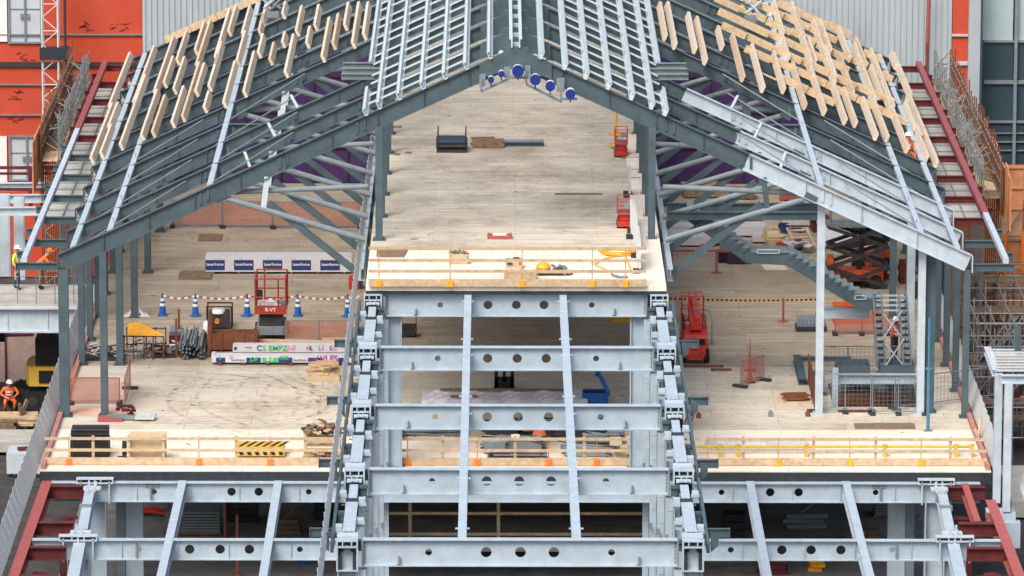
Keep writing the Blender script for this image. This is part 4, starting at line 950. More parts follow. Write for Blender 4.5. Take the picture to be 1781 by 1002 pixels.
# wrapped timber pack with blue labels
a, b = LD(357, 477), LD(612, 477); c = (a+b)/2; w = b.x-a.x
t = thing('wrapped_timber_pack', 'long white wrapped timber pack with five blue printed labels on the left deck', 'timber pack', c, 0, 'wrapped timber packs')
m = MB(); m.base((0, .5, .1), (w, 1.0, .6)); m.box((0, .5, .715), (w*.98, .97, .04)); lpart(t, 'wrapper', m, M['wrap'])
m = MB()
for k in range(6): m.base((-w*.45+k*w*.18, .5, 0), (.1, 1, .1))
lpart(t, 'bearer', m, M['old_wood'])
m = MB()
for k in range(6): m.box((-w/2+.4+.055*0+k*1.02*w/5.6*1.0, -.006, .42), (.012, .006, .55))
lpart(t, 'strap', m, M['mid'])
for k in range(5):
    x = inv(374+k*50, 462, Y=a.y).x-c.x; lp = MB(); lp.box((x, -.005, .38), (.80, .012, .42)); q = lpart(t, 'printed_label', lp, M['navy'])
    text_mesh(q, 'lettering', 'laserframe', Vector((x, -.0135, .41)), .165, M['white'])
for k, (px, py, w, d, lab) in enumerate(((337, 487, 1.3, 1.7, 'dark brown board sheet left of the white timber pack'), (363, 420, .95, 1.4, 'small dark board sheet farther back on the left deck'), (367, 468, .3, .3, ''))):
    if lab: m = MB(); cc = LD(px, py)+Vector((0, d/2, 0)); m.base(cc, (w, d, .04)); m.base(cc+Vector((.05, .03, .04)), (w, d, .02)); single('board_sheet', m, M['old_wood'], lab, 'board', 'board sheets')
# scissor lift
LR = mat('worn_red_lift_paint', (.40, .055, .045), .5, 0, .3, 6, (.2, .06, .05), .5, 4)
c = LD(471, 591); t = thing('scissor_lift', 'red scissor lift with folded black arms and high guard rails on the left deck', 'scissor lift', c)
m = MB(); m.base((0, .9, .18), (1.1, 1.8, .35)); m.base((0, -.02, .2), (1.0, .06, .3)); lpart(t, 'chassis', m, M['mid'])
for s in (-1, 1):
    for y in (.25, 1.55): m = MB(); m.tube((s*.5, y, .2), (s*.66, y, .2), .2, 16); lpart(t, 'wheel', m, M['black'])
m = MB()
for k in range(5):
    for s in (-1, 1): m.bar((s*.42, .1, .56+k*.1), (s*.42, 1.7, .64+k*.1), .06, .08); m.bar((s*.35, 1.7, .56+k*.1), (s*.35, .1, .64+k*.1), .06, .08)
    m.tube((-.45, .12, .6+k*.1), (.45, .12, .6+k*.1), .05, 8)
m.base((0, .25, .55), (.7, .25, .4)); lpart(t, 'scissor_arms', m, M['charcoal'])
m = MB(); m.base((0, .9, 1.08), (1.2, 1.9, .08)); lpart(t, 'platform', m, M['mid'])
m = MB(); m.box((0, -.07, 1.2), (1.24, .04, .34)); pn = lpart(t, 'front_panel', m, LR); text_mesh(pn, 'lettering', 'R-VT', Vector((0, -.093, 1.2)), .2, M['white'])
m = MB()
for s in (-1, 1):
    for y in (-.03, .6, 1.2, 1.83): m.tube((s*.59, y, 1.1), (s*.59, y, 2.42), .034, 6)
    for z in (1.68, 2.42): m.tube((s*.59, -.03, z), (s*.59, 1.83, z), .034, 6)
for y in (-.03, 1.83):
    for z in (1.68, 2.42): m.tube((-.59, y, z), (.59, y, z), .034, 6)
m.tube((-.3, 1.83, 1.1), (-.3, 1.83, 2.42), .034, 6); m.tube((.3, -.03, 1.1), (.3, -.03, 2.42), .034, 6); lpart(t, 'guard_rails', m, LR)
m = MB(); m.box((-.42, .05, 1.78), (.22, .16, .36)); lpart(t, 'control_box', m, M['black'])
m = MB(); m.box((-.15, .4, 1.3), (.6, .5, .3), rz=.4, mi=0); m.box((.15, .3, 1.34), (.5, .12, .1), rz=-.3, ry=.2, mi=0); m.box((.35, .8, 1.25), (.4, .5, .25), mi=1); lpart(t, 'loose_gear', m, [M['white'], M['mid']])
# steel bar bundles in racks
c = LD(334, 626); t = thing('bar_stack', 'tall stack of dark grey steel bars in a brown rack', 'steel stack', c)
m = MB()
for k in range(70):
    x = random.uniform(-.48, .48); z = .1+random.random()*.62*(1-abs(x)*.4); m.tube((x, -.05+random.uniform(-.1, .2), z), (x+random.uniform(-.05, .05), 2.7+random.uniform(-.3, .2), z+.05), .04, 5, mi=random.choice((0, 0, 1)))
lpart(t, 'bars', m, [M['mid'], M['charcoal']])
m = MB()
for x in (-.62, .62):
    for y in (.5, 2.4): m.base((x, y, 0), (.08, .08, 1.5))
    m.base((x, 1.45, .05), (.08, 2, .1))
for y in (.5, 2.4): m.base((0, y, .02), (1.2, .08, .08))
lpart(t, 'rack', m, M['rust'])
c = LD(306, 603); m = MB(); m.base(c, (.5, .6, .5)); m.box(c+Vector((0, 0, .62)), (.46, .55, .2), rx=.25, mi=1); single('fuel_box', m, [M['red_ox'], M['mid']], 'dark red box with a grey lid left of the bar stack', 'box')
c = LD(377, 574); t = thing('generator', 'small generator with white hood and orange cap behind the rusty plate', 'generator', c)
m = MB(); m.base((.1, .4, .1), (.8, .8, .6)); lpart(t, 'casing', m, M['charcoal'])
m = MB(); m.lathe((.05, .2, .65), [(.3, 0), (.28, .12), (.16, .2), (.001, .22)], 12); lpart(t, 'hood', m, M['white'], True)
m = MB(); m.tube((.02, -.1, .35), (.02, .1, .38), .1, 12); lpart(t, 'cap', m, M['orange_p'])
m = MB()
for s in (-1, 1):
    for y in (0, .8): m.base((.1+s*.48, y, 0), (.05, .05, .95))
m.base((.1, 0, .9), (1, .05, .05)); m.base((.1, .8, .9), (1, .05, .05)); lpart(t, 'frame', m, M['black'])
m = MB(); m.lathe((-.4, -.1, 0), [(.12, 0), (.14, .1), (.12, .3), (.05, .38), (.001, .4)], 10); lpart(t, 'drum', m, M['white'], True)
a, b = LD(362, 612), LD(450, 600); t = thing('rusty_plate_box', 'rusty brown steel bin with high sides behind the wrapped packs', 'steel bin', (a+b)/2)
m = MB(); cx, cy = (a.x+b.x)/2, a.y
m.box((cx, cy, .4), (b.x-a.x, .06, .62)); m.box((cx, cy+1.2, .34), (b.x-a.x, .06, .6)); m.box((a.x, cy+.6, .36), (.06, 1.14, .6)); m.box((b.x, cy+.6, .36), (.06, 1.14, .6)); m.box((cx, cy+.6, .3), (b.x-a.x-.1, 1.1, .06))
for k in range(5): m.box((a.x+.1+k*(b.x-a.x-.2)/4, cy-.05, .4), (.06, .05, .75))
part(t, 'bin', m, M['rust'])
a, b = LD(393, 601), LD(612, 603); m = MB(); m.bar(a+Vector((0, 0, .2)), b+Vector((0, 0, .16)), .2, .13); m.bar(LD(560, 599)+Vector((0, 0, .2)), LD(612, 599)+Vector((0, 0, .2)), .15, .1); m.base(LD(507, 604), (.25, .3, .1)); single('long_timber', m, M['lvl_b'], 'long pale timber beam lying behind the graffitied wrapped packs', 'timber')
# graffitied packs
def spray(root, txt, x, z, size, mt, y=-.012): text_mesh(root, 'spray_lettering', txt, Vector((x, y, z)), size, mt)
for k, (xa, xb, py, lab) in enumerate(((405, 616, 617, 'rear white wrapped timber pack sprayed with green and dark letters'), (369, 616, 635, 'front white wrapped timber pack sprayed with green and magenta letters'))):
    a, b = LD(xa, py), LD(xb, py); L = b.x-a.x; c = a
    t = thing('wrapped_timber_pack', lab, 'timber pack', c, 0, 'wrapped timber packs')
    m = MB(); m.base((L/2, .25, .1), (L, .5, .27)); 
    if k: m.base((.05, .25, .12), (.14, .52, .3))
    q = lpart(t, 'wrapper', m, M['wrap'])
    m = MB()
    for x in np.arange(.3, L, .9): m.base((x, .3, 0), (.12, .8, .1))
    lpart(t, 'bearer', m, M['rust'])
    if k == 0:
        spray(q, 'C', 1.02, .25, .3, M['navy']); spray(q, 'S EMPZ', 1.62, .25, .3, M['greenspray']); spray(q, '~-', .6, .3, .3, M['mid']); spray(q, '/-//', 2.25, .26, .28, M['pinktank']); spray(q, 'L1', 3.4, .26, .24, M['mid']); spray(q, '-/-', 4.4, .26, .26, M['magenta']); spray(q, 'H', 2.9, .25, .22, M['magenta']); spray(q, 'L', 3.02, .25, .22, M['navy']); spray(q, 'E-..', 3.85, .26, .24, M['magenta'])
        m = MB(); m.box((.1, -.008, .25), (.1, .01, .12)); lpart(t, 'end_mark', m, M['navy'])
    else:
        for x0_, x1_, mt in ((.15, .5, 'navy'), (1.3, 1.85, 'navy'), (1.9, 2.5, 'greenspray'), (2.52, 3.05, 'navy'), (3.65, 4.2, 'navy'), (4.8, 5.2, 'navy')):
            m = MB(); m.box(((x0_+x1_)/2, -.006, .2), (x1_-x0_, .01, .18)); lpart(t, 'printed_panel', m, M[mt])
        spray(q, 'S', .3, .28, .2, M['greenspray']); spray(q, 'DF', 1.6, .22, .25, M['greenspray']); spray(q, 'E-3', 2.2, .24, .2, M['white'], -.016); spray(q, 'VLES', 4.45, .25, .33, M['magenta'], -.016); spray(q, '//-', .75, .3, .2, M['pinktank'], -.016); spray(q, '-/', 3.95, .25, .3, M['magenta'], -.016); spray(q, 'DEE', 2.75, .28, .2, M['greenspray'], -.016); spray(q, 'laserframe', .98, .2, .12, M['mid']); spray(q, 'laserframe', 3.35, .2, .12, M['mid'])
# offcut pile
c = LD(563, 664); t = thing('offcut_stack', 'stack of pale plywood offcuts topped with short blocks', 'offcuts', c)
m = MB(); m.base((0, .8, 0), (1.2, 1.5, .18)); m.base((.1, .9, .18), (1.25, 1.2, .05), rz=.1); m.base((-.2, .8, .2), (.9, 1.1, .06), rz=-.15); lpart(t, 'sheets', m, M['plywood'])
m = MB()
for k in range(11): m.box((random.uniform(-.4, .35), random.uniform(.3, 1.2), .3+.03*k), (random.uniform(.08, .14), random.uniform(.5, .9), .08), rz=random.uniform(-1.6, .5))
lpart(t, 'blocks', m, M['lvl_b'])
# rack with yellow sheet
c = LD(250, 628); t = thing('frame_rack', 'brown steel racks topped by a bright amber sheet behind the left columns', 'rack', c)
m = MB()
for x in (-.75, -.4, .0, .35, .75):
    for y in (.3, 1.8): m.base((x, y, 0), (.05, .05, .95))
for z in (.3, .9): m.box((0, .3, z), (1.55, .05, .05)); m.box((0, 1.8, z), (1.55, .05, .05))
lpart(t, 'posts', m, M['rust'])
m = MB(); m.prism([(-.62, .2, .95), (.1, 1.0, 1.12), (-.3, 1.3, 1.22), (-.66, 1.1, 1.2)], (0, 0, .03)); m.prism([(-.62, .2, .95), (.8, .2, .93), (.5, .6, 1.0), (.1, 1.0, 1.12)], (0, 0, .03)); lpart(t, 'amber_sheet', m, M['amber'])
m = MB()
for k in range(30): a = Vector((random.uniform(-.8, .6), random.uniform(0, 1.5), random.uniform(.1, .5))); m.bar(a, a+Vector((random.uniform(-.3, .5), random.uniform(-.3, .3), random.uniform(-.05, .15))), .06, .05, mi=random.choice((0, 1, 2)))
lpart(t, 'fittings', m, [M['mid'], M['white'], M['bolt']])
for k, (px, py, w, lab) in enumerate(((178, 627, 1.7, 'tangled heap of dark scaffold fittings at the left deck edge'), (285, 622, .9, 'small heap of grey fittings between rack and bar stack'))):
    c = LD(px, py); m = MB(); m.base(c+Vector((0, .4, 0)), (w, 1.0, .08), mi=2)
    for q in range(60): a = c+Vector((random.uniform(-w/2, w/2), random.uniform(0, 1.2), random.uniform(.08, .5*(1-.3*random.random())))); m.tube(a, a+Vector((random.uniform(-.35, .35), random.uniform(-.4, .4), random.uniform(-.08, .12))), .03, 5, mi=random.choice((0, 0, 1, 2, 3)))
    single('fitting_heap', m, [M['mid'], M['white'], M['charcoal'], M['red_ox']], lab, 'fittings', 'heaps of fittings')
m = MB(); c = LD(236, 552); m.prism([c+Vector((-.55, 0, .02)), c+Vector((.55, 0, .02)), c+Vector((.32, .9, .02)), c+Vector((-.3, .9, .02))], (0, 0, .03)); m.bar(c+Vector((-.3, .1, .05)), c+Vector((-.12, .1, .35)), .07, .07); m.bar(c+Vector((.3, .1, .05)), c+Vector((.12, .1, .35)), .07, .07)
single('white_stand', m, M['white'], 'white splayed column foot stand on the left deck', 'stand')
def fence(xa, xb, Y, z, h, label, net=None, posts=3, feet=True, ang=0, frame='mid'):
    t = thing('mesh_fence', label, 'fence', ((xa+xb)/2, Y, z), ang, 'temporary mesh fences')
    L = xb-xa; m = MB()
    for k in range(posts): x = -L/2+L*k/(posts-1); m.tube((x, 0, .05), (x, 0, h), .022, 6)
    for zz_ in (.12, h): m.tube((-L/2, 0, zz_), (L/2, 0, zz_), .02, 6)
    lpart(t, 'frame', m, M[frame])
    if feet:
        m = MB()
        for k in range(posts): x = -L/2+L*k/(posts-1); m.base((x, 0, 0), (.2, .6, .1))
        lpart(t, 'foot', m, M['charcoal'])
    m = MB()
    if net: m.box((0, 0, (h+.12)/2), (L-.04, .008, h-.16)); lpart(t, 'netting', m, net)
    else:
        for k in range(int(L/.16)): m.box((-L/2+.08+.16*k, 0, h/2+.06), (.008, .006, h-.14))
        for k in range(int(h/.16)): m.box((0, .005, .2+.16*k), (L-.05, .006, .008))
        lpart(t, 'wire_mesh', m, M['mid'])
    return t
a, b = LD(496, 600), LD(612, 600); fence(a.x, b.x, a.y+.6, 0, .85, 'low mesh fence with faded red netting behind the wrapped packs', M['redmesh'], 3)
for k, (xa, xb, py, lab) in enumerate(((300, 386, 395, 'left panel of the red netting fence across the back of the left deck'), (388, 474, 396, 'middle panel of the red netting fence across the back of the left deck'), (476, 626, 397, 'right panel of the red netting fence across the back of the left deck'))):
    a, b = LD(xa, py), LD(xb, py); fence(a.x, b.x, a.y, 0, 1.15, lab, M['redmesh'], 2)
a, b = LD(128, 690), LD(212, 690); fence(a.x, b.x, 2.0, 0, 1.0, 'orange netting fence across the left front deck corner', M['redmesh'], 2, True, 0, 'pinkred')
p, q = LD(214, 690), LD(206, 640); t = fence(-1.6, 1.6, 0, 0, 1.1, 'side panel of orange netting running back beside the left inner column', M['redmesh'], 2, True, 0, 'pinkred'); t.location = (-14.35, 3.0, 0); t.rotation_euler = (0, 0, math.pi/2)
m = MB(); m.base(LD(170, 715), (2.2, 1.6, .03)); single('salmon_mat', m, mat('salmon_sheet', (.6, .40, .31), .8, 0, .2, 2), 'salmon stained ground sheet at the left front deck corner', 'mat')
c = LD(215, 735); t = thing('pipe_pallet', 'low pallet of pipe pieces and red clips at the left front corner', 'pallet', c)
m = MB(); m.base((-.5, .4, 0), (.9, .7, .1)); lpart(t, 'red_tray', m, M['pinkred'])
m = MB()
for k in range(7): m.tube((.45+k*.1, .15, .12), (.5+k*.1, .7, .16), .06, 8)
lpart(t, 'pipes', m, M['zinc'])
m = MB(); m.base((.1, .4, .05), (.9, .25, .12)); m.box((-.1, .45, .14), (1.0, .12, .1), ry=.05); lpart(t, 'bar', m, M['mid'])
m = MB()
for k in range(14): m.box((random.uniform(-.3, .4), random.uniform(.7, 1.2), .1+random.random()*.3), (.12, .1, .1), rz=random.random())
lpart(t, 'clips', m, M['red_ox'])
c = LD(155, 800); t = thing('black_crate_stack', 'two dark slatted crates stacked behind the left front guard rail', 'crates', c)
m = MB(); m.base((0, .7, 0), (1.35, 1.1, .62)); m.base((0, .7, .64), (1.3, 1.0, .36)); lpart(t, 'body', m, M['black'])
m = MB()
for z in (.2, .4, .6, .75, .9): m.box((0, .14, z), (1.36, .03, .03))
for x in (-.6, 0, .6): m.box((x, .135, .5), (.03, .03, .95))
m.box((0, .35, 1.0), (1.3, .3, .04)); m.box((0, 1.0, 1.0), (1.3, .3, .04)); lpart(t, 'slats', m, M['charcoal'])
c = LD(255, 808); t = thing('plywood_box', 'tall honey plywood box behind the left front guard rail', 'box', c)
m = MB(); m.base((0, .6, 0), (1.3, 1.0, .95)); lpart(t, 'box', m, M['plywood'])
m = MB(); m.box((0, .09, .06), (1.32, .03, .1)); m.box((0, .09, .5), (1.32, .03, .07)); m.box((0, .09, .92), (1.32, .03, .07)); lpart(t, 'batten', m, M['rail'])
m = MB()
for k in range(10): m.box((-.78+random.uniform(-.1, .12), .3+random.uniform(-.2, .3), .1+random.random()*.7), (.16, .2, .16), rz=random.random()*3, mi=k % 2)
single('rag_heap', MB().box(c+Vector((-.85, .2, .12)), (.3, .3, .24), rz=.4).box(c+Vector((-1.1, .3, .08)), (.35, .25, .16), rz=-.3, mi=1).box(c+Vector((-.8, .4, .5)), (.16, .2, .5), rz=.1), [M['charcoal'], M['wrap']], 'dark rags and white plastic left of the plywood box', 'rags')
c = LD(453, 797); t = thing('hazard_block', 'yellow and black chevron hazard barrier block behind the left guard rail', 'hazard barrier', c)
m = MB(); m.base((0, .5, .06), (1.7, .9, .34)); lpart(t, 'block', m, M['yellow'])
m = MB()
for k in range(6):
    x = -.8+k*.28; m.prism([(x, .047, .3), (x+.14, .047, .3), (x+.22, .047, .1), (x+.08, .047, .1)], (0, -.006, 0))
    m.prism([(x, .1, .402), (x+.12, .1, .402), (x+.4, .9, .402), (x+.28, .9, .402)], (0, 0, .006))
lpart(t, 'black_stripe', m, M['black']); m = MB(); m.base((-.55, .5, 0), (.15, .8, .06)); m.base((.55, .5, 0), (.15, .8, .06)); lpart(t, 'foot', m, M['black'])
c = LD(560, 803); t = thing('scrap_crate', 'wooden stillage heaped with brown scrap beside the wall strip', 'crate', c)
m = MB()
for z in (.0, .32, .64): m.base((0, .15, z), (1.25, .05, .14)); m.base((0, 1.1, z), (1.25, .05, .14))
for x in (-.6, .6):
    for y in (.15, 1.1): m.base((x, y, 0), (.09, .09, .95))
m.base((0, .6, .5), (1.2, .9, .04)); m.base((0, .6, .03), (1.2, .9, .04)); lpart(t, 'frame', m, M['rail'])
m = MB()
for k in range(60): x = random.uniform(-.6, .6); m.box((x, random.uniform(.2, 1.1), .85+random.random()*.45*(1-abs(x))), (random.uniform(.1, .6), random.uniform(.06, .2), .06), rz=random.random()*3, rx=random.uniform(-.3, .3), mi=random.choice((0, 0, 0, 1, 2)))
for k in range(16): m.box((random.uniform(-.5, .55), random.uniform(0, .3), .1+random.random()*.25), (random.uniform(.2, .5), .1, .06), rz=random.uniform(-.5, .5), mi=random.choice((0, 1)))
lpart(t, 'scrap', m, [M['old_wood'], M['lvl_b'], M['charcoal']])
c = LD(540, 316); t = thing('orange_machine', 'orange and red machine in front of the purple wall on the left', 'machine', c)
m = MB(); m.base((.1, 1, .25), (1.4, 1.2, .8)); m.base((.5, 1, .9), (.5, .9, .4)); lpart(t, 'body', m, M['amber']); m = MB(); m.base((-.95, 1, .2), (.7, .9, .8)); lpart(t, 'hood', m, M['red'])
for x in (-.8, .6): m = MB(); m.tube((x, .3, .28), (x, .55, .28), .28, 14); lpart(t, 'wheel', m, M['black'])
m = MB(); m.base(LD(611, 505)+Vector((.1, .4, 0)), (.42, .5, .5)); m.base(LD(611, 505)+Vector((.36, .45, 0)), (.2, .4, .6), mi=1); single('red_bucket_box', m, [M['red'], M['navy']], 'red and navy boxes at the foot of the left wall by the upper deck', 'boxes')
# ------------------------------------------------------------------ middle bay under the upper deck
c = LD(711, 588); t = thing('wire_cart', 'black wheeled cart with a tall handle under the upper deck', 'cart', c)
m = MB(); m.base((0, .3, .1), (.5, .6, .3)); m.base((0, .3, .4), (.54, .64, .05)); lpart(t, 'tub', m, M['charcoal'])
m = MB()
for s in (-1, 1): m.tube((s*.28, .6, .1), (s*.28, .6, 1.25), .022, 6)
m.tube((-.28, .6, 1.25), (.28, .6, 1.25), .022, 6); lpart(t, 'handle', m, M['rust'])
for s in (-1, 1): m = MB(); m.tube((s*.22, .1, .09), (s*.28, .1, .09), .09, 12); lpart(t, 'wheel', m, M['black'])
c = LD(877, 680); t = thing('display_stand', 'black open frame panel on the lower deck between the pale beams', 'frame', c)
m = MB(); m.box((-.3, .3, .4), (.14, .1, .8)); m.box((.3, .3, .4), (.14, .1, .8)); m.box((0, .3, .25), (.7, .1, .45)); m.box((0, .3, .78), (.7, .1, .1)); m.box((0, .3, .55), (.12, .1, .5)); m.base((0, .3, 0), (.8, .5, .06)); lpart(t, 'panel', m, M['black'])
a, b = LD(733, 706), LD(1022, 706); t = thing('sheeted_pack', 'long low pack under crumpled white sheeting in the middle bay', 'pack', (a+b)/2)
L = b.x-a.x; m = MB(); nx = 40; ny = 8
P = [[Vector((-L/2+L*i/nx, 1.9*j/ny, .06+(.0 if j in (0, ny) else .12)+.06*math.sin(i*1.1+j*2.3)*math.sin(i*.37))) for i in range(nx+1)] for j in range(ny+1)]
for j in range(ny):
    for i in range(nx): m.face([P[j][i], P[j][i+1], P[j+1][i+1], P[j+1][i]])
lpart(t, 'sheeting', m, M['wrap'], True); m = MB(); m.base((-.8, 1.7, .18), (3.2, .15, .1)); m.base((-1.5, .6, .2), (1.0, .18, .06)); m.base((1.0, 1.75, .18), (2.6, .12, .08)); lpart(t, 'batten', m, M['old_wood'])
c = LD(1040, 702); t = thing('blue_tipping_bin', 'open blue bin with its lid propped up in the middle bay', 'bin', c)
m = MB(); m.box((-.1, 0, .2), (.9, .05, .4)); m.box((-.1, .7, .2), (.9, .05, .4)); m.box((-.55, .35, .2), (.05, .65, .4)); m.box((.35, .35, .2), (.05, .65, .4)); m.box((-.1, .35, .06), (.85, .65, .08)); m.box((-.1, .35, .3), (.84, .64, .04), mi=1); lpart(t, 'bin', m, [M['blue'], M['black']])
m = MB(); m.bar((.42, .35, .3), (-.02, .35, 1.15), .8, .1, up=(1, 0, .5)); m.bar((-.02, .35, 1.1), (-.1, .35, 1.12), .8, .16); lpart(t, 'lid', m, M['blue'])
c = LD(1085, 558); m = MB(); m.base(c, (1.0, .5, .12), rz=.2); m.box(c+Vector((.2, .2, .25)), (.7, .1, .1), rz=.3, ry=-.1, mi=1); single('yellow_offcut', m, [M['amber'], M['old_wood']], 'yellow and brown offcuts under the right of the upper deck', 'offcuts')
# stacks of dark steel behind the middle guard rail
for k, (px, py, w, d, h, mt, lab) in enumerate(((757, 760, 2.1, 1.2, .18, 'mid', 'flat grey steel pack behind the middle guard rail'), (872, 770, 1.2, 1.6, .55, 'charcoal', 'dark bar pack left of the brown box behind the middle guard rail'), (905, 786, 1.6, 1.0, .42, 'mid', 'grey bar pack under the orange bag'), (1010, 770, 1.7, 1.4, .6, 'charcoal', 'dark bar pack at the right of the middle guard rail'), (1025, 796, 1.8, .9, .4, 'mid', 'grey bar pack nearest the rail on the right'), (900, 803, 1.9, .6, .25, 'charcoal', 'dark flat bars right behind the middle guard rail'), (685, 765, .7, .5, .2, 'charcoal', 'small dark bar bundle by the left middle column'), (960, 764, 2.2, 1.0, .55, 'charcoal', 'tall dark bar pack behind the orange bag'), (1050, 783, 1.3, .8, .5, 'mid', 'grey bar pack beside the timber stack'), (860, 790, .8, .8, .5, 'mid', 'bundle of pale grey bars below the brown box'))):
    c = LD(px, py); t = thing('bar_pack', lab, 'steel pack', c, 0, 'steel bar packs in the middle bay'); m = MB()
    for q in range(int(30*w)): x = random.uniform(-.12, .12); m.tube((-w/2+x, random.uniform(0, d), .05+random.random()*h), (w/2+x, random.uniform(0, d), .05+random.random()*h), .035, 5, mi=random.choice((0, 0, 1)))
    m.base((0, d/2, .03), (w*.95, d*.9, h*.8)); lpart(t, 'bars', m, [M[mt], M['charcoal'] if mt == 'mid' else M['mid']])
    m = MB(); m.base((-w*.35, d/2, 0), (.1, d, .04)); m.base((w*.35, d/2, 0), (.1, d, .04)); lpart(t, 'bearer', m, M['old_wood'])
c = LD(866, 765); m = MB(); m.base(c, (.75, .6, .32)); m.base(c+Vector((0, -.02, .32)), (.8, .64, .04)); single('brown_box', m, M['rust'], 'brown wooden box on the bar packs behind the middle guard rail', 'box')
c = LD(938, 778); t = thing('orange_sling_bag', 'bright orange lifting bag slumped over the bar packs', 'bag', c); m = MB(); m.lathe((0, .3, .25), [(.02, .0), (.2, .02), (.26, .14), (.2, .3), (.06, .38), (.001, .39)], 10); lpart(t, 'bag', m, M['hivis'], True); m = MB(); m.path([(0, .3, .6), (-.2, .6, .55), (-.45, .9, .45), (-.55, 1.2, .4)], .08, 8); lpart(t, 'strap', m, M['hivis'])
m = MB(); m.base(LD(1093, 798), (1.1, .6, .14)); m.base(LD(1100, 790), (.9, .6, .3), rz=.06); m.base(LD(1108, 772), (.9, .6, .42)); single('timber_stack', m, M['lvl_b'], 'stacked honey timber packs at the right end of the middle guard rail', 'timber stack')
for px, py, w, h, lab in ((1071, 776, .42, .2, 'left pale timber carton on the timber stack'), (1106, 776, .62, .22, 'long pale timber carton on the timber stack'), (1097, 790, .33, .24, 'small pale timber carton low on the timber stack')):
    c = inv(px, py, Y=LD(1097, 806).y+.0); m = MB(); m.base((c.x, c.y+.3, max(.02, c.z)), (w, .5, h)); m.base((c.x, c.y+.3, max(.02, c.z)+h), (w*.96, .48, .02)); single('pale_carton', m, M['lvl'], lab, 'carton', 'pale cartons')
m = MB(); c = LD(896, 790); m.box(c+Vector((0, -.6, .75)), (.3, .02, .22)); m.box(c+Vector((0, -.58, .62)), (.06, .03, .5)); single('white_notice', m, M['white'], 'small white notice board on the middle guard rail', 'notice')
# ------------------------------------------------------------------ right lower deck
c = LD(1209, 634); t = thing('boom_lift', 'bright red boom lift with folded arm facing the camera on the right deck', 'boom lift', c)
m = MB(); m.base((0, 1.4, .25), (.72, 2.8, .35)); m.base((0, .02, .18), (.5, .1, .3)); lpart(t, 'chassis', m, M['boomred'])
for s in (-1, 1):
    for y in (.35, 2.4): m = MB(); m.tube((s*.34, y, .28), (s*.54, y, .28), .28, 18); w_ = lpart(t, 'wheel', m, M['black']); m = MB(); m.tube((s*.541, y, .28), (s*.55, y, .28), .13, 12); lpart(w_, 'rim', m, M['boomred'])
m = MB(); m.prism([(-.44, .0, .6), (-.44, .0, 1.0), (-.4, .12, 1.12), (-.4, 1.0, 1.3), (-.44, 1.3, 1.3), (-.44, 1.4, .6)], (.88, 0, 0)); m.box((0, -.02, .5), (.8, .1, .25)); lpart(t, 'counterweight', m, M['boomred'])
m = MB(); m.box((0, -.01, .88), (.74, .03, .24)); lpart(t, 'rear_grille', m, M['black'])
m = MB(); m.box((0, -.06, .62), (.26, .02, .07)); lpart(t, 'yellow_decal', m, M['amber'])
m = MB(); m.bar((.04, .3, 1.42), (.02, 2.9, 1.66), .44, .3); m.bar((.02, 2.9, 1.95), (.1, .5, 1.6), .2, .2); m.box((.0, 2.9, 1.75), (.3, .2, .55)); lpart(t, 'boom_arm', m, M['boomred'])
for s in (-1, 1): m = MB(); m.prism([(s*.36, 1.0, .6), (s*.36, 1.0, 1.3), (s*.36, 2.6, 1.15), (s*.36, 2.8, .6)], (s*.12, 0, 0)); lpart(t, 'side_cover', m, M['boomred'])
m = MB(); m.box((.08, 1.5, 1.78), (.28, .3, .2)); lpart(t, 'control_panel', m, M['mid'])
m = MB()
for x in (-.42, -.14, .14, .42):
    for y in (3.0, 3.7): m.tube((x, y, 1.1), (x, y, 2.05), .022, 6)
for z in (1.55, 2.05):
    for y in (3.0, 3.7): m.tube((-.42, y, z), (.42, y, z), .022, 6)
    for x in (-.42, .42): m.tube((x, 3.0, z), (x, 3.7, z), .022, 6)
m.box((0, 3.35, 1.1), (.9, .75, .06)); lpart(t, 'basket', m, M['boomred'])
m = MB()
for x in (-.4, -.36, .3, .4): m.path([(x, .6, 1.2), (x*1.1, 1.4, 1.55), (x, 2.8, 1.4)], .025, 5)
lpart(t, 'hoses', m, M['charcoal'])
m = MB(); c = LD(1238, 598); m.tube(c+Vector((0, 0, .05)), c+Vector((0, 0, 1.0)), .02, 6); m.path([c+Vector((0, 0, 1.0)), c+Vector((-.1, 1.5, 1.02)), c+Vector((-.4, 1.6, 1.0))], .02, 6); m.base(c, (.16, .3, .05)); single('wire_hoop', m, M['mid'], 'thin grey wire hoop right of the red boom lift', 'hoop')
for k, (xa, xb, py, lab) in enumerate(((1168, 1258, 639, 'long red brown rod on the deck below the boom lift'), (1236, 1272, 645, 'short brown rod right of the long one below the boom lift'))):
    a, b = LD(xa, py), LD(xb, py); m = MB(); m.bar(a+Vector((0, 0, .05)), b+Vector((0, 0, .05)), .08, .08); m.base(a+Vector((.1, 0, 0)), (.08, .25, .03)); single('loose_rod', m, M['rust'], lab, 'rod', 'loose rods')
def post_barrier(px, py, h, label, mt='pinkred'):
    c = LD(px, py); m = MB(); m.tube(c, c+Vector((0, 0, h)), .045, 8); m.base(c, (.42, .12, .05)); m.base(c, (.12, .5, .05)); single('barrier_post', m, M[mt], label, 'post', 'red barrier posts')
post_barrier(1168, 475, .95, 'red barrier post with cross foot beside the upper deck wall'); post_barrier(1246, 475, .95, 'red barrier post with cross foot left of the purple bins'); post_barrier(1362, 560, .95, 'red barrier post at the end of the hazard tape')
a, b = LD(1168, 475), LD(1268, 475); m = MB(); m.box(((a.x+b.x)/2, a.y, .93), (b.x-a.x, .05, .09)); m.box((a.x, a.y-.06, .5), (.05, .03, .2)); single('barrier_bar', m, M['pinkred'], 'faded red bar across the top of the two barrier posts', 'bar')
m = MB(); a, b = LD(1160, 558)+Vector((0, 0, .9)), LD(1420, 560)+Vector((0, 0, .9)); n = 64
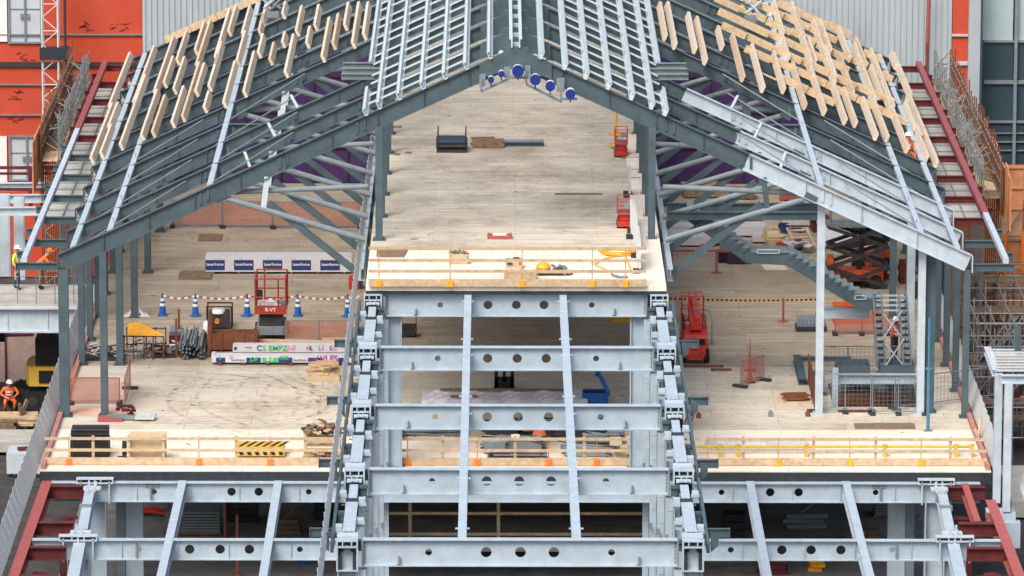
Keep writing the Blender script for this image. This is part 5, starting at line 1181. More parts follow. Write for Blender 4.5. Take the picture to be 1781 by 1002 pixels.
for k in range(n):
    f = lambda q: a+(b-a)*q+Vector((0, 0, -.06*math.sin(math.pi*q)))
    m.bar(f(k/n), f((k+1)/n), .012, .08, mi=k % 2)
single('hazard_tape', m, [M['amber'], M['black']], 'yellow and black hazard tape stretched across the right deck', 'tape')
c = LD(1284, 460); t = thing('purple_bin', 'dark purple open bin beside a black one under the stair', 'bin', c)
m = MB(); m.prism([(-.45, 0, .05), (.5, 0, .05), (.55, 0, .35), (-.45, 0, .5)], (0, .8, 0)); lpart(t, 'tub', m, mat('dark_purple_paint', (.045, .022, .06), .5)); m = MB(); m.box((.05, .4, .5), (.8, .7, .04), ry=.14); lpart(t, 'rim', m, M['charcoal'])
c = LD(1260, 455); m = MB(); m.base(c, (.52, .7, .45)); m.base(c+Vector((0, .1, .45)), (.4, .4, .35), mi=1); m.base(c+Vector((.35, .3, .3)), (.5, .4, .12), rz=.2, mi=2); single('black_bin', m, [M['black'], M['mid'], M['amber']], 'black bin with grey top left of the purple bin', 'bin')
for k, (xa, xb, py, d, h, lab) in enumerate(((1163, 1243, 430, 1.6, .35, 'grey white sheet pack half hidden under the strut beside the upper deck'), (1262, 1332, 413, .9, .4, 'white sheet pack behind the stair'), (1308, 1332, 424, .6, .3, 'small grey sheet pack behind the stair'), (1360, 1408, 395, 1.5, .25, 'grey pallet of sheets at the back right'), (1160, 1240, 410, 1.0, .3, 'farther grey sheet pack beside the upper deck'))):
    a, b = LD(xa, py), LD(xb, py); c = (a+b)/2; t = thing('sheet_pack', lab, 'sheet pack', c, 0, 'sheet packs on the right deck'); m = MB(); m.base((0, d/2, .08), (b.x-a.x, d, h)); m.base((.03, d/2, .08+h), (b.x-a.x-.1, d*.95, .03)); lpart(t, 'sheets', m, M['wrap'] if k != 3 else M['zinc']); m = MB(); m.base((0, d/2, 0), (b.x-a.x-.1, d*.9, .08)); lpart(t, 'bearer', m, M['bolt'])
c = LD(1345, 432); m = MB(); m.base(c, (.6, .5, .4), rz=.2); m.box(c+Vector((0, .3, .55)), (.5, .5, .04), rx=.5); m.box(c+Vector((-.2, .5, .5)), (.5, .04, .5), ry=.3); single('cardboard_box', m, M['plywood'], 'open cardboard box behind the stair landing', 'box')
c = LD(1390, 440); t = thing('crate_frame', 'tilted pale wooden crate frame in a heap of wrapping', 'crate', c)
m = MB()
for dx in (-.4, .4): m.box((dx+.1, .5, .55), (.1, 1.3, .06), rz=.3, rx=.5)
for dy in (-.5, 0, .5): m.box((.1-dy*.25, .5+dy*.9, .55+dy*.45), (.85, .1, .06), rz=.3, rx=.5)
lpart(t, 'frame', m, M['lvl_b']); m = MB()
for k in range(26): m.box((random.uniform(-.6, .5), random.uniform(-.2, 1.2), .05+random.random()*.4), (random.uniform(.2, .6), random.uniform(.2, .5), .04), rz=random.random()*3, rx=random.uniform(-.5, .5), ry=random.uniform(-.4, .4), mi=random.choice((0, 0, 1, 2)))
lpart(t, 'wrapping', m, [M['wrap'], M['navy'], M['plywood']])
for px, py, w, d, lab in ((1390, 470, 1.3, 1.2, 'white sheet leaning on packs right of the crate frame'),):
    c = LD(1455, 432); m = MB(); m.box(c+Vector((0, .8, .5)), (1.5, 2.2, .05), rx=.35); m.box(c+Vector((-.65, .8, .54)), (.15, 2.2, .05), rx=.35, mi=1); single('white_board', m, [M['wrap'], M['lvl_b']], 'large white board leaning behind the pale column at the right', 'board')
# raised scissor lift
c = LD(1490, 505); t = thing('scissor_lift', 'orange scissor lift with dark arms raised high at the back right', 'scissor lift', c)
m = MB(); m.base((-.0, .8, .3), (2.2, .9, .45)); m.base((-1.05, .8, .3), (.25, .9, .95)); lpart(t, 'chassis', m, M['scorange'])
for x in (-.75, .8):
    for y in (.3, 1.3): m = MB(); m.tube((x, y-.1, .28), (x, y+.1, .28), .28, 16); lpart(t, 'wheel', m, M['black'])
m = MB(); hz = .82
for k in range(3):
    z0_ = .1+k*hz
    for y in (.1, 1.2):
        m.bar((-1.15, y, z0_), (1.25, y, z0_+hz), .08, .15, up=(0, 0, 1)); m.bar((1.25, y+.1, z0_), (-1.15, y+.1, z0_+hz), .08, .15)
    for x in (-1.15, 1.25): m.tube((x, .1, z0_+hz), (x, 1.3, z0_+hz), .07, 8)
m.tube((.1, .7, .6), (.3, .7, 2.4), .1, 8); lpart(t, 'scissor_arms', m, M['charcoal'])
m = MB(); m.base((0, .7, .1+3*hz), (2.5, 1.1, .14)); lpart(t, 'platform', m, M['mid'])
m = MB()
for x in (-1.05, 0, 1.05):
    for y in (.2, 1.2): m.tube((x, y, 2.6), (x, y, 3.6), .025, 6)
for y in (.2, 1.2): m.tube((-1.05, y, 3.6), (1.05, y, 3.6), .025, 6); m.tube((-1.05, y, 3.15), (1.05, y, 3.15), .025, 6)
lpart(t, 'guard_rails', m, M['mid'])
# ------------------------------------------------------------------ stair, tower and pit
YS_ = 4.6
def SP(px, py): return inv(px, py, Y=YS_)
t = thing('steel_stair', 'slate steel stair with a mid landing descending from the upper deck to the tower', 'stair', SP(1510, 525))
pts = [SP(1196, 372), SP(1302, 448), SP(1372, 452), SP(1497, 528), SP(1530, 530)]
for y in (0, 1.25):
    m = MB()
    for i_, (a, b) in enumerate(zip(pts, pts[1:])):
        d = (b-a).normalized()*.1; m.bar(a+Vector((0, y+.004*(i_ % 2), 0))-d, b+Vector((0, y+.004*(i_ % 2), 0))+d, .05, .42, up=(0, 0, 1))
    part(t, 'stringer', m, M['dark'])
for a, b, n in ((pts[0], pts[1], 10), (pts[2], pts[3], 11)):
    for k in range(n):
        m = MB(); p = a+(b-a)*((k+.5)/n)+Vector((0, .6, .33)); m.box(p+Vector((0, 0, -.02)), (.27, 1.3, .03), mi=0); m.box(p+Vector((-.125, .02, -.1)), (.02, 1.26, .17), mi=1); m.prism([p+Vector((-.13, -.655, -.03)), p+Vector((.135, -.655, -.03)), p+Vector((-.13, -.655, -.26))], (0, .02, 0), mi=2)
        part(t, 'tread', m, [M['mid'], M['bolt'], M['dark']])
for a, b in ((pts[1], pts[2]), (pts[3], pts[4])): p = (a+b)/2+Vector((0, .62, .23)); m = MB(); m.box(p, ((b-a).length, 1.2, .04)); part(t, 'landing', m, M['mid'])
m = MB()
for px, py, w in ((1336, 437, .8), (1496, 517, .4)):
    p = SP(px, py); 
    for dz in (-.07, .07): m.box(p+Vector((0, -.04, dz)), (w, .05, .03))
    for dx in (-w/2, w/2): m.box(p+Vector((dx, -.04, 0)), (.05, .05, .17))
part(t, 'edge_frame', m, M['pale'])
for k, (py, Y, lab) in enumerate(((375, 4.3, 'front slate beam spanning from the upper deck to the tall pale column'), (360, 5.8, 'rear slate beam spanning from the upper deck towards the tall pale column'))):
    a = inv(1160, py-7, Y=Y); b = inv(1424, py-7, Y=Y); m = MB(); m.ib((a.x, Y, a.z), (b.x, Y, a.z), .2, .3); single('landing_beam', m, M['dark'], lab, 'beam', 'landing beams')
a, b = inv(1430, 534, Y=5.3), inv(1512, 534, Y=5.3); m = MB(); m.ib((a.x, 5.3, a.z), (b.x, 5.3, a.z), .2, .42); single('landing_beam', m, M['pale'], 'pale beam under the foot of the stair', 'beam', 'landing beams')
# tower: two laddered frames with cross braces
t = thing('stair_tower', 'pale grey laddered steel tower with cross braces at the stair foot', 'tower', SP(1560, 640))
for xs, xe in ((1526, 1533), (1570, 1579)):
    a, b = SP(xs, 512), SP(xe, 640); m = MB()
    for dx in (-.15, .15):
        for y in (0, .55): m.bar(a+Vector((dx, y, 0)), b+Vector((dx, y, 0)), .07, .08, up=(0, 1, 0))
    n = 11
    for k in range(n): p = a+(b-a)*((k+.4)/n); m.box(p+Vector((0, 0, 0)), (.26, .06, .06)); m.box(p+Vector((0, .3, 0)), (.24, .5, .03), mi=1)
    part(t, 'ladder_frame', m, [M['mid'], M['dark']])
for k, (ya, yb) in enumerate(((540, 590), (590, 640))):
    fa = (ya-512)/128; fb = (yb-512)/128; L0, R0, L1, R1 = [SP(1530+7*f_, y_) if q else SP(1566+9*f_, y_) for f_, y_, q in ((fa, ya, 1), (fa, ya, 0), (fb, yb, 1), (fb, yb, 0))]
    m = MB(); m.bar(L0, R1, .05, .05, up=(0, 1, 0)); m.bar(R0+Vector((0, -.06, 0)), L1+Vector((0, -.06, 0)), .05, .05, up=(0, 1, 0)); part(t, 'cross_brace', m, M['light'])
m = MB()
for py in (514, 522, 531, 540): a, b = SP(1524, py), SP(1572, py); m.bar(a, b, .06, .05, up=(0, 1, 0))
part(t, 'top_rail', m, M['light'])
# trays on a cross beam over the pit
for k, (xa, xb, lab) in enumerate(((1456, 1512, 'left slate steel tray resting on the pale beam over the stair pit'), (1532, 1590, 'right slate steel tray under the stair tower over the pit'))):
    a, b = inv(xa, 648, Y=3.6), inv(xb, 648, Y=3.6); t = thing('steel_tray', lab, 'tray', (a.x, 3.6, a.z), 0, 'steel trays'); m = MB(); w = b.x-a.x; cx = (a.x+b.x)/2
    m.box((cx, 3.6, a.z+.1), (w, .05, .36)); m.box((cx, 4.7, a.z+.1), (w, .05, .36)); m.box((cx-w/2, 4.15, a.z+.1), (.05, 1.05, .36)); m.box((cx+w/2, 4.15, a.z+.1), (.05, 1.05, .36)); part(t, 'side', m, M['dark'])
    m = MB(); m.box((cx, 4.15, a.z), (w-.1, 1.05, .05)); part(t, 'base', m, M['bolt']); 
a, b = inv(1452, 650, Y=3.5), inv(1592, 650, Y=3.5); t = thing('pit_beam', 'pale beam on a stub post across the stair pit', 'beam', (a.x, 3.5, 0))
m = MB(); m.ib((a.x, 3.5, a.z), (b.x, 3.5, a.z), .3, .36); m.box((b.x+.1, 3.5, a.z-.15), (.2, .3, .3)); part(t, 'girder', m, M['light'])
m = MB(); m.base((inv(1452, 700, Y=3.3).x, 3.3, -2.1), (.22, .22, 2.1+a.z+.25)); part(t, 'post', m, M['pale'])
m = MB(); m.bar((11.5, 5.0, .35), (11.5, 3.5, .25), .2, .2); m.ib((11.8, 5.2, .1), (14.9, 5.2, .1), .4, .3); m.box((12.4, 4.6, .1), (.6, .4, .2)); m.box((13.6, 4.6, .1), (.7, .4, .2)); part(t, 'bearing_block', m, M['mid'])
# guard mesh round the pit
a, b = LD(1418, 722), LD(1495, 732); fence(11.2, 13.05, .7, 0, 1.45, 'wire mesh fence panel along the front left of the stair pit', None, 3); fence(13.1, 15.0, .45, 0, 1.35, 'wire mesh fence panel along the front right of the stair pit', None, 3)
t = fence(-2.4, 2.4, 0, 0, 1.15, 'rust coloured netted fence on the left side of the stair pit', M['rust'], 3, True, 0, 'rust'); t.location = (11.02, 3.2, 0); t.rotation_euler = (0, 0, math.pi/2)
fence(11.4, 15.0, 7.3, 0, 1.1, 'wire mesh fence along the back of the stair pit', None, 4)
t = fence(-2.2, 2.2, 0, 0, 1.2, 'wire mesh fence panel right of the stair pit', None, 2); t.location = (15.9, 2.2, 0); t.rotation_euler = (0, 0, .5)
m = MB(); c = LD(1540, 746); m.base(c+Vector((0, .4, 0)), (2.2, .9, .025)); m.base(c+Vector((.3, .5, .025)), (1.4, .6, .02)); single('brown_sheet', m, M['old_wood'], 'brown plywood sheet in front of the stair pit', 'plywood sheet')
m = MB(); c = LD(1490, 716); m.base(c, (1.4, .25, .06)); m.base(c+Vector((.1, .2, 0)), (1.2, .1, .05)); single('loose_plank', m, M['rust'], 'red brown plank on the front edge of the stair pit', 'plank')
for k, (x, Y, z0_, z1_, lab) in enumerate(((inv(1614, 750, Z=0).x, -2.3, 0, 4.2, 'bright blue steel prop standing right of the stair pit'), (15.37, 23.5, 0, 3.2, 'blue steel prop beside the raised scissor lift'))):
    t = thing('steel_prop', lab, 'prop', (x, Y, 0), 0, 'blue steel props'); m = MB(); m.tube((x, Y, .02), (x, Y+.0, z1_*.55), .065, 10); part(t, 'outer_tube', m, M['bluetube']); m = MB(); m.tube((x, Y, z1_*.55), (x, Y, z1_), .05, 10); part(t, 'inner_tube', m, M['bluetube']); m = MB(); m.base((x, Y, 0), (.3, .3, .02)); m.box((x, Y, z1_*.55), (.24, .06, .06)); part(t, 'collar', m, M['mid'])
m = MB(); a, b = LD(1396, 670), LD(1386, 628); m.ib(a+Vector((0, 0, .25)), b+Vector((0, 0, .25)), .3, .25); single('loose_beam', m, M['dark'], 'short slate beam lying left of the stair pit', 'beam')
m = MB(); a = LD(1385, 628); b = LD(1480, 628); m.ib(a+Vector((0, 0, .2)), b+Vector((0, 0, .2)), .25, .2); single('loose_beam', m, M['mid'], 'long grey beam lying behind the stair pit', 'beam')
t = thing('plank_pallet', 'small pallet of orange brown planks left of the stair pit', 'pallet', LD(1384, 704)); m = MB()
for k in range(9): m.base((random.uniform(-.1, .1), .1+k*.14, .1+random.random()*.08), (random.uniform(.7, 1.1), .1, .05), rz=random.uniform(-.1, .1))
lpart(t, 'planks', m, M['rust']); m = MB(); m.base((0, .05, 0), (1.2, .1, .1)); m.base((0, 1.3, 0), (1.2, .1, .1)); m.base((-.55, .7, 0), (.1, 1.2, .1)); m.base((.55, .7, 0), (.1, 1.2, .1)); lpart(t, 'frame', m, M['lvl_b'])
c = LD(1411, 578); t = thing('clamp_rack', 'dark rack of ribbed steel clamps on the right deck', 'rack', c); m = MB(); m.base((0, .5, .05), (1.2, .9, .14)); lpart(t, 'skid', m, M['charcoal']); m = MB()
for k in range(8): m.tube((-.5+k*.14, .2, .2), (-.5+k*.14, .8, .5), .06, 8)
m.base((0, .5, .19), (1.1, .7, .12)); lpart(t, 'clamps', m, M['mid'])
a, b = LD(1452, 582), LD(1545, 582); fence(a.x, b.x, a.y, 0, 1.1, 'red netting fence behind the stair tower', M['redmesh'], 3, True, 0, 'pinkred')
m = MB(); c = LD(1490, 566); m.base(c+Vector((0, .6, 0)), (1.8, .8, .75)); m.base(c+Vector((.1, .5, .75)), (1.2, .5, .1)); m.box(c+Vector((-.5, .18, .45)), (.5, .05, .3), mi=1); single('orange_skip', m, [M['scorange'], M['red_ox']], 'orange steel skip behind the red netting fence', 'skip')
c = LD(1304, 665); t = thing('spike_marker', 'slim red spike marker inside a small mesh fence on the right deck', 'marker', c); m = MB(); m.lathe((0, 0, .03), [(.17, 0), (.08, .2), (.05, .7), (.012, 1.6), (.001, 1.65)], 10); m.base((0, 0, .42), (.46, .1, .1)); lpart(t, 'spike', m, mat('spike_red', (.42, .07, .035), .6)); m = MB(); m.base((0, 0, 0), (.4, .4, .03)); lpart(t, 'base', m, M['rust'])
t = fence(-.75, .75, 0, 0, 1.0, 'small angled mesh fence around the red spike marker', M['redmesh'], 2); t.location = LD(1308, 668); t.rotation_euler = (0, 0, .9)
for px, py, lab in ((1362, 702, 'dark weight block nearest the plank pallet'), (1405, 724, 'rusty weight block by the stair pit fence'), (1215, 727, 'brown weight block near the wall column'), (1340, 724, 'grey weight block in the middle of the right deck')):
    if px == 1362: continue
    m = MB(); c = LD(px, py); m.base(c, (.18, .18, .16)); m.tube(c+Vector((0, 0, .16)), c+Vector((0, 0, .22)), .04, 6); single('weight_block', m, M['rust'] if px != 1340 else M['mid'], lab, 'weight', 'weight blocks')
m = MB(); p0, p1, p2, p3 = LD(1188, 745), LD(1198, 742), LD(1208, 742), LD(1200, 742); z = lambda v, h: v+Vector((0, 0, h)); m.path([z(p0, .05), z(p1, .5), z(p2, .52), z(p3, .05)], .03, 6); single('bent_pipe', m, M['rust'], 'bent brown pipe hoop right of the wall column', 'pipe')
a, b = LD(1228, 780), LD(1408, 780); m = MB(); m.base(((a.x+b.x)/2, a.y+.3, .02), (b.x-a.x, .9, .12)); m.base(((a.x+b.x)/2-.6, a.y+.4, .14), ((b.x-a.x)*.5, .5, .08)); single('steel_sheet_pack', m, M['zinc'], 'flat pale steel sheet pack behind the right guard rail', 'sheet pack')
a, b = LD(1212, 790), LD(1690, 790); m = MB(); m.tube(a+Vector((0, 0, .28)), b+Vector((0, 0, .28)), .05, 8); t = thing('yellow_pipe_rail', 'long yellow pipe on stands behind the right guard rail', 'pipe', a); part(t, 'pipe', m, M['yellow'])
for px in (1252, 1283, 1402, 1539, 1662, 1690): m = MB(); c = LD(px, 794); m.base(c, (.12, .3, .36)); m.tube(c+Vector((0, 0, .36)), c+Vector((0, 0, .44)), .09, 8); part(t, 'stand', m, M['yellow'])
m = MB(); c = LD(1680, 796); m.base(c, (.3, .3, .2), rz=.3); m.base(c+Vector((.05, 0, .2)), (.2, .2, .08)); single('sand_bag', m, M['wrap'], 'pale sand bag between the yellow pipe stands', 'sand bag')
m = MB(); c = LD(1700, 770); m.bar(c, c+Vector((.12, .1, .9)), .1, .05); m.bar(c+Vector((.04, .05, .0)), c+Vector((-.1, .0, .5)), .08, .05); single('leaning_plank', m, M['lvl_b'], 'plank leaning on the right deck edge', 'plank')
m = MB(); c = LD(900, 690)

# ------------------------------------------------------------------ outside left: bridge, frame, excavator, ground
t = thing('footbridge', 'pale footbridge with deep beam beyond the left columns', 'bridge', (-19.5, 22, -1))
m = MB(); m.box((-22, 22.0, .02), (10.8, 4, .16)); part(t, 'walkway', m, M['concrete'])
m = MB(); m.box((-22, 20, -.5), (10.8, .2, .9)); m.box((-22, 19.9, -.98), (10.8, .45, .06)); m.box((-22, 19.9, -.03), (10.8, .45, .06))
for k in range(6): m.box((-17-k*1.6, 19.88, -.5), (.05, .06, .9))
part(t, 'edge_beam', m, M['pale'])
m = MB()
for k in range(8):
    x = -16.8-k*.75; m.tube((x, 20.1, .1), (x, 20.1, 1.2), .02, 6)
for z in (.5, .85, 1.2): m.tube((-27, 20.1, z), (-16.8, 20.1, z), .015, 6)
part(t, 'wire_rail', m, M['mid'])
t = thing('portal_frame', 'pale steel frame of two posts and cross beams left of the footbridge', 'steel frame', (-20, 25, 0))
for px, py in ((9, 480), (34, 486)):
    p = inv(px, py, Z=.1); m = MB(); m.base(p, (.38, .34, 3.4)); m.box(p+Vector((.22, 0, 1.7)), (.05, .3, 3.4)); part(t, 'post', m, M['pale'])
for py, Y in ((372, 24), (350, 27), (329, 30)):
    z = inv(50, py, Y=Y).z; m = MB(); m.ib((-26, Y, z+.2), (-16.9, Y, z+.32), .25, .34); part(t, 'cross_beam', m, M['pale'])
for py, Y in ((302, 33), (340, 28)):
    z = inv(50, py, Y=Y).z; t = thing('red_railing', f'red oxide railing left of the roof, {"upper" if py < 320 else "lower"} one', 'railing', (-20, Y, z), 0, 'red railings'); m = MB(); m.box((-22, Y, z+.25), (8, .12, .12)); m.box((-22, Y, z), (8, .1, .1)); part(t, 'rail', m, M['red_ox'])
    m = MB()
    for px in (-5, 53, 73): m.base((inv(px, py, Y=Y).x, Y, z-.75), (.16, .16, 1.0))
    part(t, 'post', m, M['red_ox'])
person('worker in yellow vest and white hard hat walking on the footbridge', (inv(29, 488, Y=23).x, 23, .1), 1.2, stand(knl=(-.11, -.16, .5), anl=(-.12, -.1, .09), tol=(-.13, -.27, .05), anr=(.12, .18, .09), tor=(.13, .02, .05)), M['hiyel'], M['navycloth'], M['white'], vest=M['hiyel'])
person('worker in orange jacket leaning forward on the footbridge by the corner column', (inv(70, 492, Y=23).x, 23, .1), 1.5, stand(chest=(0, -.2, 1.28), neck=(0, -.3, 1.42), head=(0, -.37, 1.52), crown=(0, -.4, 1.6), shl=(-.2, -.22, 1.35), shr=(.2, -.22, 1.35), ell=(-.24, -.4, 1.14), wrl=(-.2, -.58, 1.0), hal=(-.18, -.65, .97), elr=(.24, -.4, 1.14), wrr=(.2, -.58, 1.0), har=(.18, -.65, .97)), M['hivis'], M['old_wood'], M['hivis'], vest=M['hivis'])
g = inv(16, 716, Z=-4.55)
person('worker in orange jacket and white hard hat crouching on the dark ground at the left', g, .2, stand(pelvis=(0, 0, .55), waist=(0, -.04, .7), chest=(0, -.14, .92), neck=(0, -.2, 1.06), head=(0, -.24, 1.18), crown=(0, -.25, 1.28), shl=(-.22, -.14, 1.0), shr=(.22, -.14, 1.0), ell=(-.36, -.2, .78), wrl=(-.16, -.42, .68), hal=(-.1, -.48, .66), elr=(.36, -.2, .78), wrr=(.16, -.42, .68), har=(.1, -.48, .66), hipl=(-.12, 0, .52), hipr=(.12, 0, .52), knl=(-.2, -.4, .5), knr=(.2, -.4, .5), anl=(-.18, -.2, .09), anr=(.18, -.2, .09), tol=(-.2, -.38, .05), tor=(.2, -.38, .05)), M['hivis'], M['hivis'], M['white'], vest=M['hivis'])
p = on_roof(1577, 248, .2)
person('worker in orange vest sitting among the right roof timbers', p+Vector((0, 0, -.95)), .5, stand(pelvis=(0, 0, .55), waist=(0, -.02, .7), chest=(0, -.06, .93), neck=(0, -.08, 1.08), head=(0, -.1, 1.2), crown=(0, -.1, 1.3), shl=(-.2, -.06, 1.0), shr=(.2, -.06, 1.0), ell=(-.26, -.12, .76), wrl=(-.2, -.3, .62), hal=(-.18, -.37, .6), elr=(.26, -.12, .76), wrr=(.2, -.3, .62), har=(.18, -.37, .6), hipl=(-.11, 0, .52), hipr=(.11, 0, .52), knl=(-.13, -.42, .5), knr=(.13, -.42, .5), anl=(-.13, -.42, .1), anr=(.13, -.42, .1), tol=(-.13, -.58, .06), tor=(.13, -.58, .06)), M['hivis'], M['hivis'], M['white'], vest=M['hivis'])
# excavator
c = inv(70, 704, Z=-4.55); t = thing('excavator', 'yellow and black excavator on the dark ground beyond the left columns', 'excavator', c)
for y in (-.9, .9):
    m = MB(); prof = [(-.9+.35*math.cos(a_), 0, .4+.38*math.sin(a_)) for a_ in np.linspace(math.pi/2, 3*math.pi/2, 8)]+[(1.8+.35*math.cos(a_), 0, .4+.38*math.sin(a_)) for a_ in np.linspace(-math.pi/2, math.pi/2, 8)]
    m.prism([(x, y-.25, z) for x, _, z in prof], (0, .5, 0))
    for k in range(12): m.box((-.85+k*.24, y, .79), (.1, .52, .05))
    tr = lpart(t, 'track', m, M['black']); m = MB()
    for x in (-.9, -.2, .5, 1.2, 1.8): m.tube((x, y-.28, .4), (x, y-.24, .4), .2, 12)
    lpart(tr, 'roller', m, M['charcoal'])
m = MB(); m.prism([(-.35, -1.1, 1.0), (-.5, -.6, 1.0), (-.5, .6, 1.0), (-.35, 1.1, 1.0), (1.5, 1.15, 1.0), (1.5, -1.15, 1.0)], (0, 0, .8)); lpart(t, 'counterweight', m, M['yellow'])
m = MB(); m.box((.35, -1.13, 1.4), (.6, .1, .5)); 
for k in range(4): m.box((.35, -1.19, 1.22+k*.12), (.56, .03, .05))
lpart(t, 'grille', m, M['black'])
m = MB(); m.box((.7, 0, 2.35), (1.6, 1.8, 1.1)); lpart(t, 'engine_hood', m, M['black']); m = MB(); m.box((1.0, -.3, 3.2), (.8, 1.0, .7)); m.box((1.0, -.3, 3.57), (.9, 1.1, .06)); lpart(t, 'cab', m, M['charcoal']); m = MB(); m.tube((.4, .4, 2.9), (.4, .4, 3.3), .07, 8); lpart(t, 'exhaust', m, M['bolt'])
m = MB(); m.bar((1.5, .4, 1.9), (3.6, .4, 3.6), .35, .5); m.bar((3.6, .4, 3.6), (5.0, .4, 2.0), .3, .4); lpart(t, 'boom', m, M['yellow'])
# retaining wall, pipe, timber and boxes on the ground at left
m = MB(); m.box((-22.5, 27.2, -3.3), (12, .35, 2.6)); m.box((-22.5, 27.0, -1.98), (12, .6, .1))
for k in range(6): m.box((-17.5-k*1.7, 26.98, -3.3), (.06, .1, 2.6), mi=1)
single('retaining_wall', m, [mat('brownish_panel', (.5, .37, .34), .85), M['red_ox']], 'brownish retaining wall behind the excavator', 'wall')
z = inv(20, 580, Y=25).z; m = MB(); m.tube((-24, 25, z), (inv(58, 580, Y=25).x, 25, z), .22, 10, .12); m.tube((inv(0, 580, Y=25).x, 24.9, z), (inv(8, 580, Y=25).x, 24.9, z), .33, 12, mi=1); single('pink_wrapped_pipe', m, [M['pinktank'], M['black']], 'pink wrapped pipe lying on the retaining wall', 'pipe')
for k, (px, py, w, d, h, mt, lab) in enumerate(((20, 742, 2.0, 1.2, .45, 'rail', 'timber stack behind the worker crouching at the left'), (30, 780, 2.4, 2.2, .4, 'concrete', 'grey concrete slab on the dark ground at left'), (48, 822, 1.5, 1.3, .8, 'pale', 'pale steel box on the dark ground near the left edge sheet'), (0, 752, 1.2, .8, .5, 'old_wood', 'brown timber bundle at the left picture edge'))):
    c = inv(px, py, Z=-4.55); t = thing('ground_stack', lab, 'stack', c, 0, 'stacks on the left ground'); m = MB()
    if mt in ('rail', 'old_wood'):
        for q in range(14): m.base((random.uniform(-.1, .1), random.uniform(-d/2, d/2), random.random()*h), (w, .14, .1), rz=random.uniform(-.08, .08))
    else: m.base((0, 0, .1), (w, d, h)); m.base((0, 0, .1+h), (w*.9, d*.9, .04))
    lpart(t, 'load', m, M[mt]); m = MB(); m.base((-w*.3, 0, 0), (.12, d, .1)); m.base((w*.3, 0, 0), (.12, d, .1)); lpart(t, 'bearer', m, M['charcoal'])
    if mt == 'pale': m = MB(); m.box((.0, -.2, h+.2), (.7, .3, .1), rz=.3); m.box((.2, .1, h+.2), (.3, .3, .12)); lpart(t, 'red_lid', m, M['red_ox'])
m = MB(); a = inv(30, 740, Z=-4.55); m.bar(a, a+Vector((.4, .3, 1.0)), .12, .12); m.bar(a+Vector((.2, .1, .1)), a+Vector((.1, 0, .9)), .1, .1); single('timber_prop', m, M['old_wood'], 'brown timber prop beside the crouching worker', 'prop')
# hoist mast on the orange wall
a = inv(78, 330, Y=46.8); t = thing('hoist_mast', 'grey lattice hoist mast standing against the orange wall', 'mast', (a.x, 46.8, -4.6)); m = MB()
for dx in (0, .7):
    for dy in (0, .5): m.tube((a.x+dx, 46.5+dy, -4.6), (a.x+dx, 46.5+dy, 12), .05, 6)
z = -4.4
while z < 12: m.tube((a.x, 46.5, z), (a.x+.7, 46.5, z+.6), .025, 5); m.tube((a.x+.7, 46.5, z+.6), (a.x, 46.5, z+1.2), .025, 5); m.tube((a.x, 46.5, z+.6), (a.x+.7, 46.5, z+.6), .025, 5); z += 1.2
part(t, 'lattice', m, M['zinc']); m = MB(); q = inv(95, 93, Y=46.5); m.box((q.x, 46.6, q.z), (1.3, .5, .55)); part(t, 'drive_box', m, M['bolt']); m = MB(); m.tube((a.x+1.0, 46.7, -4.6), (a.x+1.0, 46.7, 12), .06, 8); part(t, 'rail_tube', m, M['charcoal'])
q = inv(1612, 110, Y=47.6); t = thing('red_hose_mast', 'thin rusty pole with a red top standing against the grey cladding at right', 'pole', (q.x, 47.5, 2)); m = MB(); m.tube((q.x, 47.5, 2), (q.x, 47.5, 6.4), .08, 8); part(t, 'pole', m, M['rust']); m = MB(); m.tube((q.x, 47.5, 6.4), (q.x+.05, 47.5, 9.0), .09, 8); part(t, 'red_top', m, M['pinkred'])
